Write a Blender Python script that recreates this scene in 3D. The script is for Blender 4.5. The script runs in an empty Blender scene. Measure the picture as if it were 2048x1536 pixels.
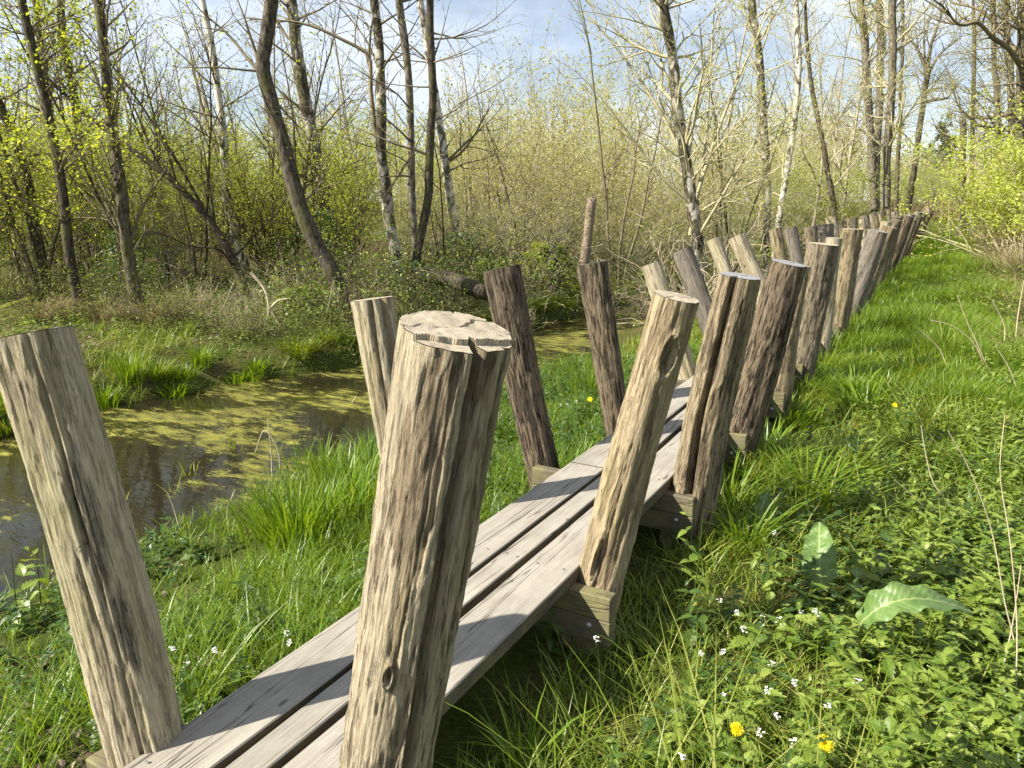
import bpy, math, random
import numpy as np
from mathutils import Vector, Matrix

# ------------------------------------------------------------------ camera, light, exposure
S = bpy.context.scene
COL = S.collection
F = 1500.0                       # focal length in pixels of the 2048 px wide photograph
TH = math.radians(13.8)          # camera pitch below the horizon
CAMZ = 1.78
cd = bpy.data.cameras.new('camera'); cam = bpy.data.objects.new('camera', cd); COL.objects.link(cam)
cam.location = (0, 0, CAMZ); cam.rotation_euler = (math.pi/2 - TH, 0, 0)
cd.sensor_fit = 'HORIZONTAL'; cd.angle = 2*math.atan(1024/F); cd.clip_start = 0.05; cd.clip_end = 2000
S.camera = cam

SUN_EL = math.radians(40)
to_sun = Vector((-0.955*math.cos(SUN_EL), -0.296*math.cos(SUN_EL), math.sin(SUN_EL))).normalized()
W = bpy.data.worlds.new('World'); S.world = W; W.use_nodes = True
nt = W.node_tree; nt.nodes.clear()
out = nt.nodes.new('ShaderNodeOutputWorld'); bg = nt.nodes.new('ShaderNodeBackground')
sky = nt.nodes.new('ShaderNodeTexSky'); sky.sky_type = 'NISHITA'; sky.sun_disc = False
sky.sun_elevation = SUN_EL; sky.sun_rotation = math.atan2(to_sun.x, to_sun.y)
sky.air_density = 1.0; sky.dust_density = 0.1; sky.ozone_density = 2.0
tc = nt.nodes.new('ShaderNodeTexCoord'); mp = nt.nodes.new('ShaderNodeMapping'); mp.inputs['Scale'].default_value = (1.6, 1.6, 4.2)
mp.inputs['Location'].default_value = (0.35, 0.2, 0.1)
cn = nt.nodes.new('ShaderNodeTexNoise'); cn.inputs['Scale'].default_value = 1.7; cn.inputs['Detail'].default_value = 7; cn.inputs['Roughness'].default_value = 0.6
cr = nt.nodes.new('ShaderNodeValToRGB'); cr.color_ramp.elements[0].position = 0.43; cr.color_ramp.elements[1].position = 0.70
cr.color_ramp.elements[0].color = (0.30, 0.30, 0.30, 1); cr.color_ramp.elements[1].color = (0.92, 0.92, 0.92, 1)
mx = nt.nodes.new('ShaderNodeMix'); mx.data_type = 'RGBA'; mx.inputs[7].default_value = (9.2, 9.8, 10.8, 1)
nt.links.new(tc.outputs['Generated'], mp.inputs[0]); nt.links.new(mp.outputs[0], cn.inputs['Vector'])
nt.links.new(cn.outputs['Fac'], cr.inputs[0]); nt.links.new(cr.outputs[0], mx.inputs[0])
nt.links.new(sky.outputs[0], mx.inputs[6]); nt.links.new(mx.outputs[2], bg.inputs[0])
bg.inputs[1].default_value = 0.05
nt.links.new(bg.outputs[0], out.inputs[0])
sl = bpy.data.lights.new('sun', 'SUN'); sl.energy = 5.0; sl.angle = math.radians(0.53); sl.color = (1.0, 0.94, 0.83)
sun = bpy.data.objects.new('sun', sl); COL.objects.link(sun); sun.rotation_euler = to_sun.to_track_quat('Z', 'Y').to_euler()
S.view_settings.view_transform = 'Standard'; S.view_settings.look = 'None'; S.view_settings.gamma = 1.0
S.view_settings.exposure = 1.35
S.cycles.max_bounces = 6; S.cycles.diffuse_bounces = 3; S.cycles.glossy_bounces = 2; S.cycles.transmission_bounces = 3
S.cycles.transparent_max_bounces = 4; S.cycles.sample_clamp_indirect = 6.0

# ------------------------------------------------------------------ maths helpers
RNG = np.random.default_rng(7)
CT, ST = math.cos(TH), math.sin(TH)
def ray(x, y):
    u = (x-1024)/F; v = (y-768)/F
    return np.array((u, CT - v*ST, -(ST + v*CT)))
CAM = np.array((0, 0, CAMZ))
def at_z(x, y, z):
    d = ray(x, y); return CAM + d*((z-CAMZ)/d[2])
def at_Y(x, y, Y):
    d = ray(x, y); return CAM + d*(Y/d[1])
def depth(p):
    return p[1]*CT + (CAMZ-p[2])*ST
A = math.radians(30.0); SA, CA = math.sin(A), math.cos(A)       # boardwalk heading
def qs(x, y): return x*CA - y*SA, x*SA + y*CA
def xy(q, s): return q*CA + s*SA, -q*SA + s*CA

def vnoise(p, seed=0):
    p = np.asarray(p, float); i = np.floor(p).astype(np.int64); f = p - i; f = f*f*(3-2*f)
    def h(a, b, c):
        n = (a*374761393 + b*668265263 + c*2147483647 + seed*974634777) & 0x7fffffff
        n = ((n ^ (n >> 13))*1274126177) & 0x7fffffff
        n = (n ^ (n >> 16)) & 0xffff
        return n/65535.0
    x, y, z = i[..., 0], i[..., 1], i[..., 2]; fx, fy, fz = f[..., 0], f[..., 1], f[..., 2]
    def lx(b, c): return h(x, b, c)*(1-fx) + h(x+1, b, c)*fx
    a = lx(y, z)*(1-fy) + lx(y+1, z)*fy; b = lx(y, z+1)*(1-fy) + lx(y+1, z+1)*fy
    return a*(1-fz) + b*fz
def fbm(p, o=4, seed=0):
    p = np.asarray(p, float); r = 0; w = 0.5; t = 0
    for k in range(o):
        r = r + w*vnoise(p*(2**k) + k*17.3, seed+k); t += w; w *= 0.5
    return r/t
def n2(x, y, sc, o=3, seed=0):
    x = np.asarray(x, float); y = np.asarray(y, float)
    return fbm(np.stack([x*sc, y*sc, np.zeros_like(x)], -1), o, seed)

def far_shore(s): return np.interp(s, [-20, 4, 6, 7.5, 11.7, 16, 25, 90], [-7.9, -7.7, -7.45, -6.8, -6.3, -5.75, -5.5, -5.4])
def near_shore(s): return np.interp(s, [-20, 6, 9.7, 14, 90], [-4.4, -4.4, -4.6, -4.6, -4.7])
WZ = -0.40
def ground_z(x, y):
    x = np.asarray(x, float); y = np.asarray(y, float); q, s = qs(x, y)
    j = (n2(x, y, 0.9, 3, 5)-0.5)*0.45
    fs = far_shore(s) + j; ns = near_shore(s) + j*0.7
    z = np.where(q > ns, np.interp((q-ns), [0, 0.3, 0.9, 2.0, 2.9, 6, 40], [WZ-0.02, -0.34, -0.24, -0.04, 0.05, 0.05, 0.2]), 0.0)
    z = np.where(q < fs, np.interp((fs-q), [0, 0.14, 0.6, 2.5, 6, 60], [WZ-0.03, -0.22, -0.12, 0.03, 0.12, 0.35]), z)
    mid = (q <= ns) & (q >= fs); w = np.minimum(ns-q, q-fs)
    z = np.where(mid, WZ - np.clip(w*0.7, 0, 0.55), z)
    return z + (n2(x, y, 0.8, 3, 11)-0.5)*0.10 + (n2(x, y, 3.5, 2, 12)-0.5)*0.03
def on_ground(x, y, lift=0.0):
    d = ray(x, y); t = 1.0
    z = 0.0
    for _ in range(12):
        t = (z+lift-CAMZ)/d[2]; p = CAM + d*t; z = float(ground_z(p[0], p[1]))
    return np.array((p[0], p[1], z))
def center_q(s): return np.interp(s, [-5, 5, 7, 9, 11, 14, 18, 24, 40], [-1.377, -1.377, -1.45, -1.46, -1.43, -1.50, -1.56, -1.46, -1.62])

# ------------------------------------------------------------------ object helpers
def tag(o, label=None, cat=None, group=None, kind=None):
    if label: o['label'] = label
    if cat: o['category'] = cat
    if group: o['group'] = group
    if kind: o['kind'] = kind
    return o
def link(name, me, mat, parent=None, smooth=True):
    o = bpy.data.objects.new(name, me); COL.objects.link(o)
    if mat is not None:
        for m in (mat if isinstance(mat, (list, tuple)) else [mat]): me.materials.append(m)
    if parent is not None: o.parent = parent
    if smooth: me.shade_smooth()
    else: me.shade_flat()
    return o
def empty(name, loc, label=None, cat=None, group=None):
    o = bpy.data.objects.new(name, None); COL.objects.link(o); o.location = tuple(float(c) for c in loc); o.empty_display_size = 0.1
    return tag(o, label, cat, group)
def mesh_np(name, V, faces):
    """faces: list of (M,k) int arrays"""
    me = bpy.data.meshes.new(name); V = np.asarray(V, np.float32)
    faces = [np.asarray(f, np.int32) for f in faces if len(f)]
    me.vertices.add(len(V)); me.vertices.foreach_set('co', V.ravel())
    nl = sum(f.size for f in faces); npoly = sum(len(f) for f in faces)
    me.loops.add(nl); me.loops.foreach_set('vertex_index', np.concatenate([f.ravel() for f in faces]))
    tot = np.concatenate([np.full(len(f), f.shape[1], np.int32) for f in faces]); st = np.concatenate([[0], np.cumsum(tot)[:-1]]).astype(np.int32)
    me.polygons.add(npoly); me.polygons.foreach_set('loop_start', st)
    me.update(calc_edges=True); me.validate()
    return me
def copy_tree(o, loc=None, rotz=None, scale=None, parent=None):
    c = o.copy(); COL.objects.link(c)
    if parent is not None: c.parent = parent
    if loc is not None: c.location = tuple(float(v) for v in loc)
    if rotz is not None: c.rotation_euler = (0, 0, rotz)
    if scale is not None: c.scale = (scale if hasattr(scale, '__len__') else (scale,)*3)
    for ch in list(o.children): copy_tree(ch, parent=c)
    return c
def norm(v):
    v = np.asarray(v, float); return v/np.maximum(np.linalg.norm(v, axis=-1, keepdims=True), 1e-9)
def seg_mesh(name, segs, k=3):
    a = np.array(segs, float); p0 = a[:, 0:3]; p1 = a[:, 3:6]; r0 = a[:, 6]; r1 = a[:, 7]
    d = norm(p1-p0); ref = np.where(np.abs(d[:, 2:3]) < 0.9, np.array([[0, 0, 1.0]]), np.array([[1.0, 0, 0]]))
    u = norm(np.cross(d, ref)); w = np.cross(d, u)
    th = np.arange(k)*2*math.pi/k
    ring = u[:, None, :]*np.cos(th)[None, :, None] + w[:, None, :]*np.sin(th)[None, :, None]
    A0 = p0[:, None, :] + ring*r0[:, None, None]; A1 = p1[:, None, :] + ring*r1[:, None, None]
    V = np.concatenate([A0, A1], 1).reshape(-1, 3); N = len(a)
    b = (np.arange(N)*2*k)[:, None]; i = np.arange(k)[None, :]; j = (i+1) % k
    f = np.stack([b+i, b+j, b+k+j, b+k+i], -1).reshape(-1, 4)
    return mesh_np(name, V, [f])
def tube_np(pts, rad, k=8, bumps=0.0, seed=0):
    pts = np.asarray(pts, float); rad = np.asarray(rad, float); n = len(pts)
    d = np.gradient(pts, axis=0); d = norm(d)
    V = np.zeros((n, k, 3)); u = np.cross(d[0], (0.3, 1, 0.2)); u /= np.linalg.norm(u)
    th = np.arange(k)*2*math.pi/k
    for i in range(n):
        u = u - d[i]*np.dot(u, d[i]); u /= np.linalg.norm(u); w = np.cross(d[i], u)
        V[i] = pts[i] + (u[None]*np.cos(th)[:, None] + w[None]*np.sin(th)[:, None])*rad[i]
    if bumps:
        c = pts[:, None, :]; nz = fbm(V*np.array([5, 5, 2.0]) + seed, 3, seed)-0.5
        V = c + (V-c)*(1+nz*bumps*2)[..., None]
    b = (np.arange(n-1)*k)[:, None]; i = np.arange(k)[None]; j = (i+1) % k
    f = np.stack([b+i, b+j, b+k+j, b+k+i], -1).reshape(-1, 4)
    return V.reshape(-1, 3), f
def spline(P, n):
    P = np.asarray(P, float); t = np.concatenate([[0], np.cumsum(np.linalg.norm(np.diff(P, axis=0), axis=1))])
    tt = np.linspace(0, t[-1], n); m = np.gradient(P, t, axis=0) if len(P) > 2 else np.repeat(((P[1]-P[0])/(t[1]))[None], 2, 0)
    idx = np.clip(np.searchsorted(t, tt, 'right')-1, 0, len(P)-2); h = (t[idx+1]-t[idx])[:, None]; s = ((tt-t[idx]))[:, None]/h
    return (2*s**3-3*s**2+1)*P[idx] + (s**3-2*s**2+s)*h*m[idx] + (-2*s**3+3*s**2)*P[idx+1] + (s**3-s**2)*h*m[idx+1]
class MB:
    """collects vertex/face blocks into one mesh"""
    def __init__(s): s.V = []; s.F = {}; s.n = 0
    def add(s, V, *faces):
        V = np.asarray(V, float).reshape(-1, 3)
        for f in faces:
            f = np.asarray(f, int); s.F.setdefault(f.shape[1], []).append(f + s.n)
        s.V.append(V); s.n += len(V)
    def box(s, c, size, rot=None, bev=0.004, sub=1):
        hx, hy, hz = (v/2 for v in size); b = bev
        P = []
        for sx in (-1, 1):
            for sy in (-1, 1):
                for sz in (-1, 1):
                    P += [(sx*(hx-b), sy*(hy-b), sz*hz), (sx*(hx-b), sy*hy, sz*(hz-b)), (sx*hx, sy*(hy-b), sz*(hz-b))]
        P = np.array(P, float)
        import bmesh
        bm = bmesh.new(); [bm.verts.new(p) for p in P]
        r = bmesh.ops.convex_hull(bm, input=bm.verts); bmesh.ops.dissolve_limit(bm, angle_limit=0.01, verts=bm.verts, edges=bm.edges)
        bm.verts.index_update(); V = np.array([v.co[:] for v in bm.verts]); fs = [[v.index for v in f.verts] for f in bm.faces]; bm.free()
        if rot is not None: V = V @ np.array(rot).T
        V = V + np.asarray(c)
        base = s.n; s.V.append(V); s.n += len(V)
        for f in fs: s.F.setdefault(len(f), []).append(np.array([f]) + base)
    def build(s, name, mat, parent=None, smooth=False):
        me = mesh_np(name, np.concatenate(s.V), [np.concatenate(v) for v in s.F.values()])
        return link(name, me, mat, parent, smooth)

# ------------------------------------------------------------------ materials
def newmat(name):
    m = bpy.data.materials.new(name); m.use_nodes = True; n = m.node_tree; n.nodes.clear()
    o = n.nodes.new('ShaderNodeOutputMaterial'); return m, n, o
def nd(n, t, **kw):
    x = n.nodes.new(t)
    for k, v in kw.items():
        if k.startswith('i_'): x.inputs[k[2:].replace('_', ' ')].default_value = v
        else: setattr(x, k, v)
    return x
def ramp(n, src, stops, interp='LINEAR'):
    r = n.nodes.new('ShaderNodeValToRGB'); e = r.color_ramp.elements; r.color_ramp.interpolation = interp
    while len(e) < len(stops): e.new(0.5)
    for k, (p, c) in enumerate(stops): e[k].position = p; e[k].color = (*c, 1) if len(c) == 3 else c
    n.links.new(src, r.inputs[0]); return r.outputs[0]
def mixc(n, fac, a, b, mode='MIX'):
    m = n.nodes.new('ShaderNodeMix'); m.data_type = 'RGBA'; m.blend_type = mode
    for i, v in ((0, fac), (6, a), (7, b)):
        if isinstance(v, (int, float)): m.inputs[i].default_value = v
        elif isinstance(v, tuple): m.inputs[i].default_value = (*v, 1)
        else: n.links.new(v, m.inputs[i])
    return m.outputs[2]
def noise(n, co, scale, detail=4, rough=0.6, dist=0.0):
    x = nd(n, 'ShaderNodeTexNoise'); x.inputs['Scale'].default_value = scale; x.inputs['Detail'].default_value = detail
    x.inputs['Roughness'].default_value = rough; x.inputs['Distortion'].default_value = dist; n.links.new(co, x.inputs['Vector']); return x.outputs['Fac']
def mapping(n, co, sc, loc=(0, 0, 0)):
    m = nd(n, 'ShaderNodeMapping'); m.inputs['Scale'].default_value = sc; m.inputs['Location'].default_value = loc; n.links.new(co, m.inputs[0]); return m.outputs[0]
def math_(n, op, a, b=0.0, clamp=False):
    m = nd(n, 'ShaderNodeMath', operation=op); m.use_clamp = clamp
    for i, v in ((0, a), (1, b)):
        if isinstance(v, (int, float)): m.inputs[i].default_value = v
        else: n.links.new(v, m.inputs[i])
    return m.outputs[0]
def objco(n):
    t = nd(n, 'ShaderNodeTexCoord'); oi = nd(n, 'ShaderNodeObjectInfo')
    a = nd(n, 'ShaderNodeVectorMath', operation='MULTIPLY_ADD'); a.inputs[1].default_value = (1, 1, 1)
    sc = math_(n, 'MULTIPLY', oi.outputs['Random'], 37.0); c = nd(n, 'ShaderNodeCombineXYZ'); n.links.new(sc, c.inputs[0]); n.links.new(sc, c.inputs[2])
    n.links.new(t.outputs['Object'], a.inputs[0]); n.links.new(c.outputs[0], a.inputs[2]); return a.outputs[0], t.outputs['Object'], oi
def leafmat(name, cols, trans=0.45, rough=0.5, spec=0.3, tcol=None):
    """cols: ramp of colours picked per leaf; translucent so that low sun shows through"""
    m, n, o = newmat(name); g = nd(n, 'ShaderNodeNewGeometry')
    st = [(i/(len(cols)-1), c) for i, c in enumerate(cols)]
    c = ramp(n, g.outputs['Random Per Island'], st)
    b = nd(n, 'ShaderNodeBsdfPrincipled', i_Roughness=rough); b.inputs['Specular IOR Level'].default_value = spec
    t = nd(n, 'ShaderNodeBsdfTranslucent'); mx = nd(n, 'ShaderNodeMixShader'); mx.inputs[0].default_value = trans
    n.links.new(c, b.inputs['Base Color'])
    c2 = mixc(n, 1.0, c, tcol or (1.5, 1.35, 0.55), 'MULTIPLY'); n.links.new(c2, t.inputs[0])
    n.links.new(b.outputs[0], mx.inputs[1]); n.links.new(t.outputs[0], mx.inputs[2]); n.links.new(mx.outputs[0], o.inputs[0])
    return m
def simple(name, col, rough=0.7, spec=0.3, metal=0.0, var=0.25, sc=30):
    m, n, o = newmat(name); co, oc, oi = objco(n); b = nd(n, 'ShaderNodeBsdfPrincipled', i_Roughness=rough); b.inputs['Specular IOR Level'].default_value = spec
    b.inputs['Metallic'].default_value = metal
    k = noise(n, co, sc, 4); c = ramp(n, k, [(0.25, tuple(v*(1-var) for v in col)), (0.75, tuple(min(1, v*(1+var)) for v in col))])
    n.links.new(c, b.inputs['Base Color']); n.links.new(b.outputs[0], o.inputs[0]); return m

def postmat(name, pale, mid, dark, moss=0.25, fleck=0.35, bumpd=0.012, darkpatch=0.0, mosscol=(0.22, 0.21, 0.06)):
    m, n, o = newmat(name); co, oc, oi = objco(n)
    b = nd(n, 'ShaderNodeBsdfPrincipled', i_Roughness=0.85); b.inputs['Specular IOR Level'].default_value = 0.15
    warp = mapping(n, co, (1, 1, 0.25))
    streak = noise(n, mapping(n, co, (30, 30, 2.0)), 1.0, 7, 0.68, 0.4)
    fine = noise(n, mapping(n, co, (170, 170, 9)), 1.0, 7, 0.72, 0.2)
    patch = noise(n, mapping(n, co, (14, 14, 5)), 1.0, 9, 0.74, 0.35)
    big = noise(n, mapping(n, co, (5, 5, 2)), 1.0, 3, 0.5)
    at = nd(n, 'ShaderNodeAttribute'); at.attribute_name = 'flake'
    pm = ramp(n, math_(n, 'ADD', math_(n, 'MULTIPLY', at.outputs['Fac'], 0.55), math_(n, 'MULTIPLY', patch, 0.45)), [(0.26, (0, 0, 0)), (0.36, (0.45, 0.45, 0.45)), (0.56, (1, 1, 1))])
    c = mixc(n, pm, mid, pale)
    s1 = ramp(n, streak, [(0.30, (0, 0, 0)), (0.50, (1, 1, 1))])
    c = mixc(n, s1, mixc(n, 0.6, c, dark), c)
    f1 = ramp(n, fine, [(0.33, (0.30, 0.29, 0.28)), (0.47, (0.92, 0.92, 0.92)), (0.70, (1.3, 1.28, 1.22))])
    c = mixc(n, 0.85, c, f1, 'MULTIPLY')
    fl = noise(n, mapping(n, co, (75, 75, 9)), 1.0, 6, 0.72, 0.3)
    flm = ramp(n, fl, [(0.56-0.08*fleck, (0, 0, 0)), (0.66-0.06*fleck, (1, 1, 1))])
    c = mixc(n, math_(n, 'MULTIPLY', flm, min(1, fleck*1.6)), c, tuple(v*0.7 for v in dark))
    pit = noise(n, mapping(n, co, (34, 34, 11), (4, 1, 7)), 1.0, 5, 0.65, 0.6); pitm = ramp(n, pit, [(0.66, (0, 0, 0)), (0.71, (1, 1, 1))])
    c = mixc(n, math_(n, 'MULTIPLY', pitm, 0.75), c, tuple(v*0.45 for v in dark))
    mo = noise(n, warp, 6.0, 5, 0.65, 0.5)
    mom = ramp(n, mo, [(0.48, (0, 0, 0)), (0.68, (1, 1, 1))])
    c = mixc(n, math_(n, 'MULTIPLY', mom, moss), c, mosscol)
    if darkpatch:
        dp = noise(n, mapping(n, oc, (30, 30, 5)), 1.0, 5, 0.7, 0.4); el = nd(n, 'ShaderNodeVectorMath', operation='LENGTH'); n.links.new(mapping(n, oc, (27, 9, 3.3), (-27*0.058, 9*0.075, -3.3*1.14)), el.inputs[0])
        el2 = nd(n, 'ShaderNodeVectorMath', operation='LENGTH'); n.links.new(mapping(n, oc, (36, 9, 5.5), (-36*0.072, 9*0.065, -5.5*0.84)), el2.inputs[0])
        dpm = ramp(n, math_(n, 'ADD', math_(n, 'MINIMUM', el.outputs['Value'], el2.outputs['Value']), math_(n, 'MULTIPLY', dp, 1.3)), [(1.05, (1, 1, 1)), (1.28, (0, 0, 0))]) if False else ramp(n, math_(n, 'MULTIPLY', math_(n, 'ADD', math_(n, 'MINIMUM', el.outputs['Value'], el2.outputs['Value']), math_(n, 'MULTIPLY', dp, 1.3)), 0.5), [(0.56, (1, 1, 1)), (0.68, (0, 0, 0))])
        c = mixc(n, math_(n, 'MULTIPLY', math_(n, 'MULTIPLY', dpm, ramp(n, fine, [(0.40, (1, 1, 1)), (0.62, (0.35, 0.35, 0.35))])), darkpatch), c, (0.022, 0.021, 0.019))
    n.links.new(c, b.inputs['Base Color'])
    h = math_(n, 'ADD', math_(n, 'ADD', math_(n, 'MULTIPLY', streak, 0.5), math_(n, 'MULTIPLY', pm, 0.4)), math_(n, 'ADD', math_(n, 'MULTIPLY', fine, 0.7), math_(n, 'ADD', math_(n, 'MULTIPLY', flm, -0.4), math_(n, 'MULTIPLY', pitm, -0.8))))
    bp = nd(n, 'ShaderNodeBump', i_Strength=0.9, i_Distance=bumpd); n.links.new(h, bp.inputs['Height']); n.links.new(bp.outputs[0], b.inputs['Normal'])
    n.links.new(b.outputs[0], o.inputs[0]); return m
def endmat(name, a, b_):
    m, n, o = newmat(name); t = nd(n, 'ShaderNodeTexCoord'); co = t.outputs['Object']
    b = nd(n, 'ShaderNodeBsdfPrincipled', i_Roughness=0.85); b.inputs['Specular IOR Level'].default_value = 0.15
    flat = mapping(n, co, (1, 1, 0.0)); ln = nd(n, 'ShaderNodeVectorMath', operation='LENGTH'); n.links.new(flat, ln.inputs[0])
    w = noise(n, flat, 14, 3, 0.5); rr = math_(n, 'ADD', math_(n, 'MULTIPLY', ln.outputs['Value'], 1250.0), math_(n, 'MULTIPLY', w, 10.0))
    sn = math_(n, 'SINE', rr); c = ramp(n, math_(n, 'MULTIPLY_ADD', sn, 0.5), [(0.0, a), (1.0, b_)])
    sn2 = nd(n, 'ShaderNodeMath', operation='MULTIPLY_ADD'); n.links.new(sn, sn2.inputs[0]); sn2.inputs[1].default_value = 0.5; sn2.inputs[2].default_value = 0.5
    c = ramp(n, sn2.outputs[0], [(0.0, a), (1.0, b_)])
    g = noise(n, mapping(n, flat, (30, 160, 1)), 1.0, 5, 0.7); c = mixc(n, 0.7, c, ramp(n, g, [(0.3, (0.55, 0.55, 0.55)), (0.65, (1.15, 1.12, 1.08))]), 'MULTIPLY')
    st = noise(n, flat, 11, 4, 0.6); c = mixc(n, 0.6, c, ramp(n, st, [(0.35, (0.6, 0.6, 0.62)), (0.6, (1.05, 1.05, 1.05))]), 'MULTIPLY')
    n.links.new(c, b.inputs['Base Color'])
    bp = nd(n, 'ShaderNodeBump', i_Strength=0.6, i_Distance=0.003); n.links.new(g, bp.inputs['Height']); n.links.new(bp.outputs[0], b.inputs['Normal'])
    n.links.new(b.outputs[0], o.inputs[0]); return m
def plankmat(name, pale, mid, dark, moss=0.0):
    m, n, o = newmat(name); co, oc, oi = objco(n)     # grain runs along local Y
    b = nd(n, 'ShaderNodeBsdfPrincipled', i_Roughness=0.75); b.inputs['Specular IOR Level'].default_value = 0.2
    big = noise(n, mapping(n, co, (5, 1.2, 5)), 1.0, 4, 0.6, 0.5)
    c = ramp(n, big, [(0.3, mid), (0.7, pale)])
    g1 = noise(n, mapping(n, co, (70, 1.6, 70)), 1.0, 7, 0.7, 0.5)
    c = mixc(n, 0.55, c, ramp(n, g1, [(0.32, (0.66, 0.63, 0.6)), (0.52, (1, 1, 1)), (0.75, (1.08, 1.07, 1.05))]), 'MULTIPLY')
    g2 = noise(n, mapping(n, co, (330, 9, 330)), 1.0, 5, 0.7, 0.2)
    c = mixc(n, 0.85, c, ramp(n, g2, [(0.3, (0.7, 0.68, 0.66)), (0.6, (1.05, 1.05, 1.05))]), 'MULTIPLY')
    ck = noise(n, mapping(n, co, (11, 0.55, 11)), 1.0, 4, 0.55, 0.5)
    ckm = ramp(n, math_(n, 'ABSOLUTE', math_(n, 'SUBTRACT', ck, 0.5)), [(0.0, (1, 1, 1)), (0.004, (0.7, 0.7, 0.7)), (0.009, (0, 0, 0))])
    ck2 = noise(n, mapping(n, co, (3, 1.4, 3), (9, 3, 1)), 1.0, 2); ckm = math_(n, 'MULTIPLY', ckm, ramp(n, ck2, [(0.38, (0, 0, 0)), (0.46, (1, 1, 1))]))
    c = mixc(n, math_(n, 'MULTIPLY', ckm, 0.85), c, dark)
    vor = nd(n, 'ShaderNodeTexVoronoi'); vor.inputs['Scale'].default_value = 1.0; n.links.new(mapping(n, co, (9, 3.2, 9)), vor.inputs['Vector'])
    kn = ramp(n, vor.outputs['Distance'], [(0.05, (1, 1, 1)), (0.085, (0, 0, 0))]); c = mixc(n, math_(n, 'MULTIPLY', kn, 0.75), c, dark)
    st = noise(n, co, 3.5, 5, 0.65); c = mixc(n, 0.7, c, ramp(n, st, [(0.3, (0.72, 0.70, 0.68)), (0.62, (1.04, 1.04, 1.04))]), 'MULTIPLY')
    if moss:
        mo = noise(n, co, 7, 5, 0.7); c = mixc(n, math_(n, 'MULTIPLY', ramp(n, mo, [(0.45, (0, 0, 0)), (0.65, (1, 1, 1))]), moss), c, (0.20, 0.19, 0.07))
    n.links.new(c, b.inputs['Base Color'])
    h = math_(n, 'ADD', math_(n, 'ADD', g1, math_(n, 'MULTIPLY', g2, 0.4)), math_(n, 'MULTIPLY', ckm, -2.0))
    bp = nd(n, 'ShaderNodeBump', i_Strength=0.55, i_Distance=0.003); n.links.new(h, bp.inputs['Height']); n.links.new(bp.outputs[0], b.inputs['Normal'])
    n.links.new(b.outputs[0], o.inputs[0]); return m
def barkmat(name, a, b_, patchcol=None, patch=(0.5, 0.6), moss=0.3, vs=1.0):
    m, n, o = newmat(name); co, oc, oi = objco(n)
    b = nd(n, 'ShaderNodeBsdfPrincipled', i_Roughness=0.9); b.inputs['Specular IOR Level'].default_value = 0.1
    k = noise(n, mapping(n, co, (22, 22, 7*vs)), 1.0, 5, 0.7, 0.4); c = ramp(n, k, [(0.40, a), (0.62, b_)])
    if patchcol:
        p = noise(n, mapping(n, co, (5, 5, 3.0)), 1.0, 5, 0.7, 0.6); c = mixc(n, ramp(n, p, [(patch[0], (0, 0, 0)), (patch[1], (1, 1, 1))]), c, patchcol)
        l = noise(n, mapping(n, co, (9, 9, 60)), 1.0, 2); c = mixc(n, 0.8, c, ramp(n, l, [(0.30, (0.25, 0.23, 0.2)), (0.4, (1, 1, 1))]), 'MULTIPLY')
    if moss:
        mo = noise(n, co, 3.0, 5, 0.7, 0.3); c = mixc(n, math_(n, 'MULTIPLY', ramp(n, mo, [(0.5, (0, 0, 0)), (0.62, (1, 1, 1))]), moss), c, (0.11, 0.12, 0.025))
    n.links.new(c, b.inputs['Base Color'])
    bp = nd(n, 'ShaderNodeBump', i_Strength=0.8, i_Distance=0.02); n.links.new(k, bp.inputs['Height']); n.links.new(bp.outputs[0], b.inputs['Normal'])
    n.links.new(b.outputs[0], o.inputs[0]); return m

M = {}
M['post_pale'] = postmat('post_pale', (0.40, 0.345, 0.24), (0.28, 0.23, 0.15), (0.10, 0.08, 0.052), moss=0.30, fleck=0.12)
M['post_black'] = postmat('post_black', (0.44, 0.385, 0.265), (0.33, 0.28, 0.185), (0.12, 0.095, 0.06), moss=0.40, fleck=0.15, darkpatch=0.85)
M['post_tan'] = postmat('post_tan', (0.41, 0.345, 0.24), (0.26, 0.205, 0.135), (0.085, 0.064, 0.042), moss=0.28, fleck=0.4, bumpd=0.014)
M['post_streak'] = postmat('post_streak', (0.35, 0.28, 0.175), (0.235, 0.18, 0.11), (0.065, 0.047, 0.028), moss=0.3, fleck=0.15)
M['post_brown'] = postmat('post_brown', (0.27, 0.215, 0.135), (0.14, 0.108, 0.07), (0.034, 0.027, 0.02), moss=0.25, fleck=0.5)
M['post_dark'] = postmat('post_dark', (0.175, 0.135, 0.09), (0.075, 0.058, 0.041), (0.02, 0.016, 0.013), moss=0.12, fleck=0.7, bumpd=0.016)
M['post_speck'] = postmat('post_speck', (0.225, 0.185, 0.13), (0.14, 0.112, 0.078), (0.055, 0.045, 0.033), moss=0.18, fleck=0.6)
M['post_grey'] = postmat('post_grey', (0.19, 0.165, 0.135), (0.13, 0.11, 0.09), (0.05, 0.042, 0.035), moss=0.08, fleck=0.25)
M['end_pale'] = endmat('end_pale', (0.30, 0.255, 0.18), (0.45, 0.395, 0.30))
M['end_grey'] = endmat('end_grey', (0.20, 0.20, 0.21), (0.31, 0.31, 0.32))
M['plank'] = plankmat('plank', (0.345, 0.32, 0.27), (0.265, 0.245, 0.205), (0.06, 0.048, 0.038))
M['plank_side'] = plankmat('plank_side', (0.15, 0.122, 0.085), (0.095, 0.077, 0.055), (0.04, 0.032, 0.026), moss=0.3)  # damp, weathered side wood; the shade of the gaps is painted in too
M['beam'] = plankmat('beam', (0.165, 0.145, 0.095), (0.10, 0.084, 0.056), (0.05, 0.04, 0.03), moss=0.55)
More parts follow.
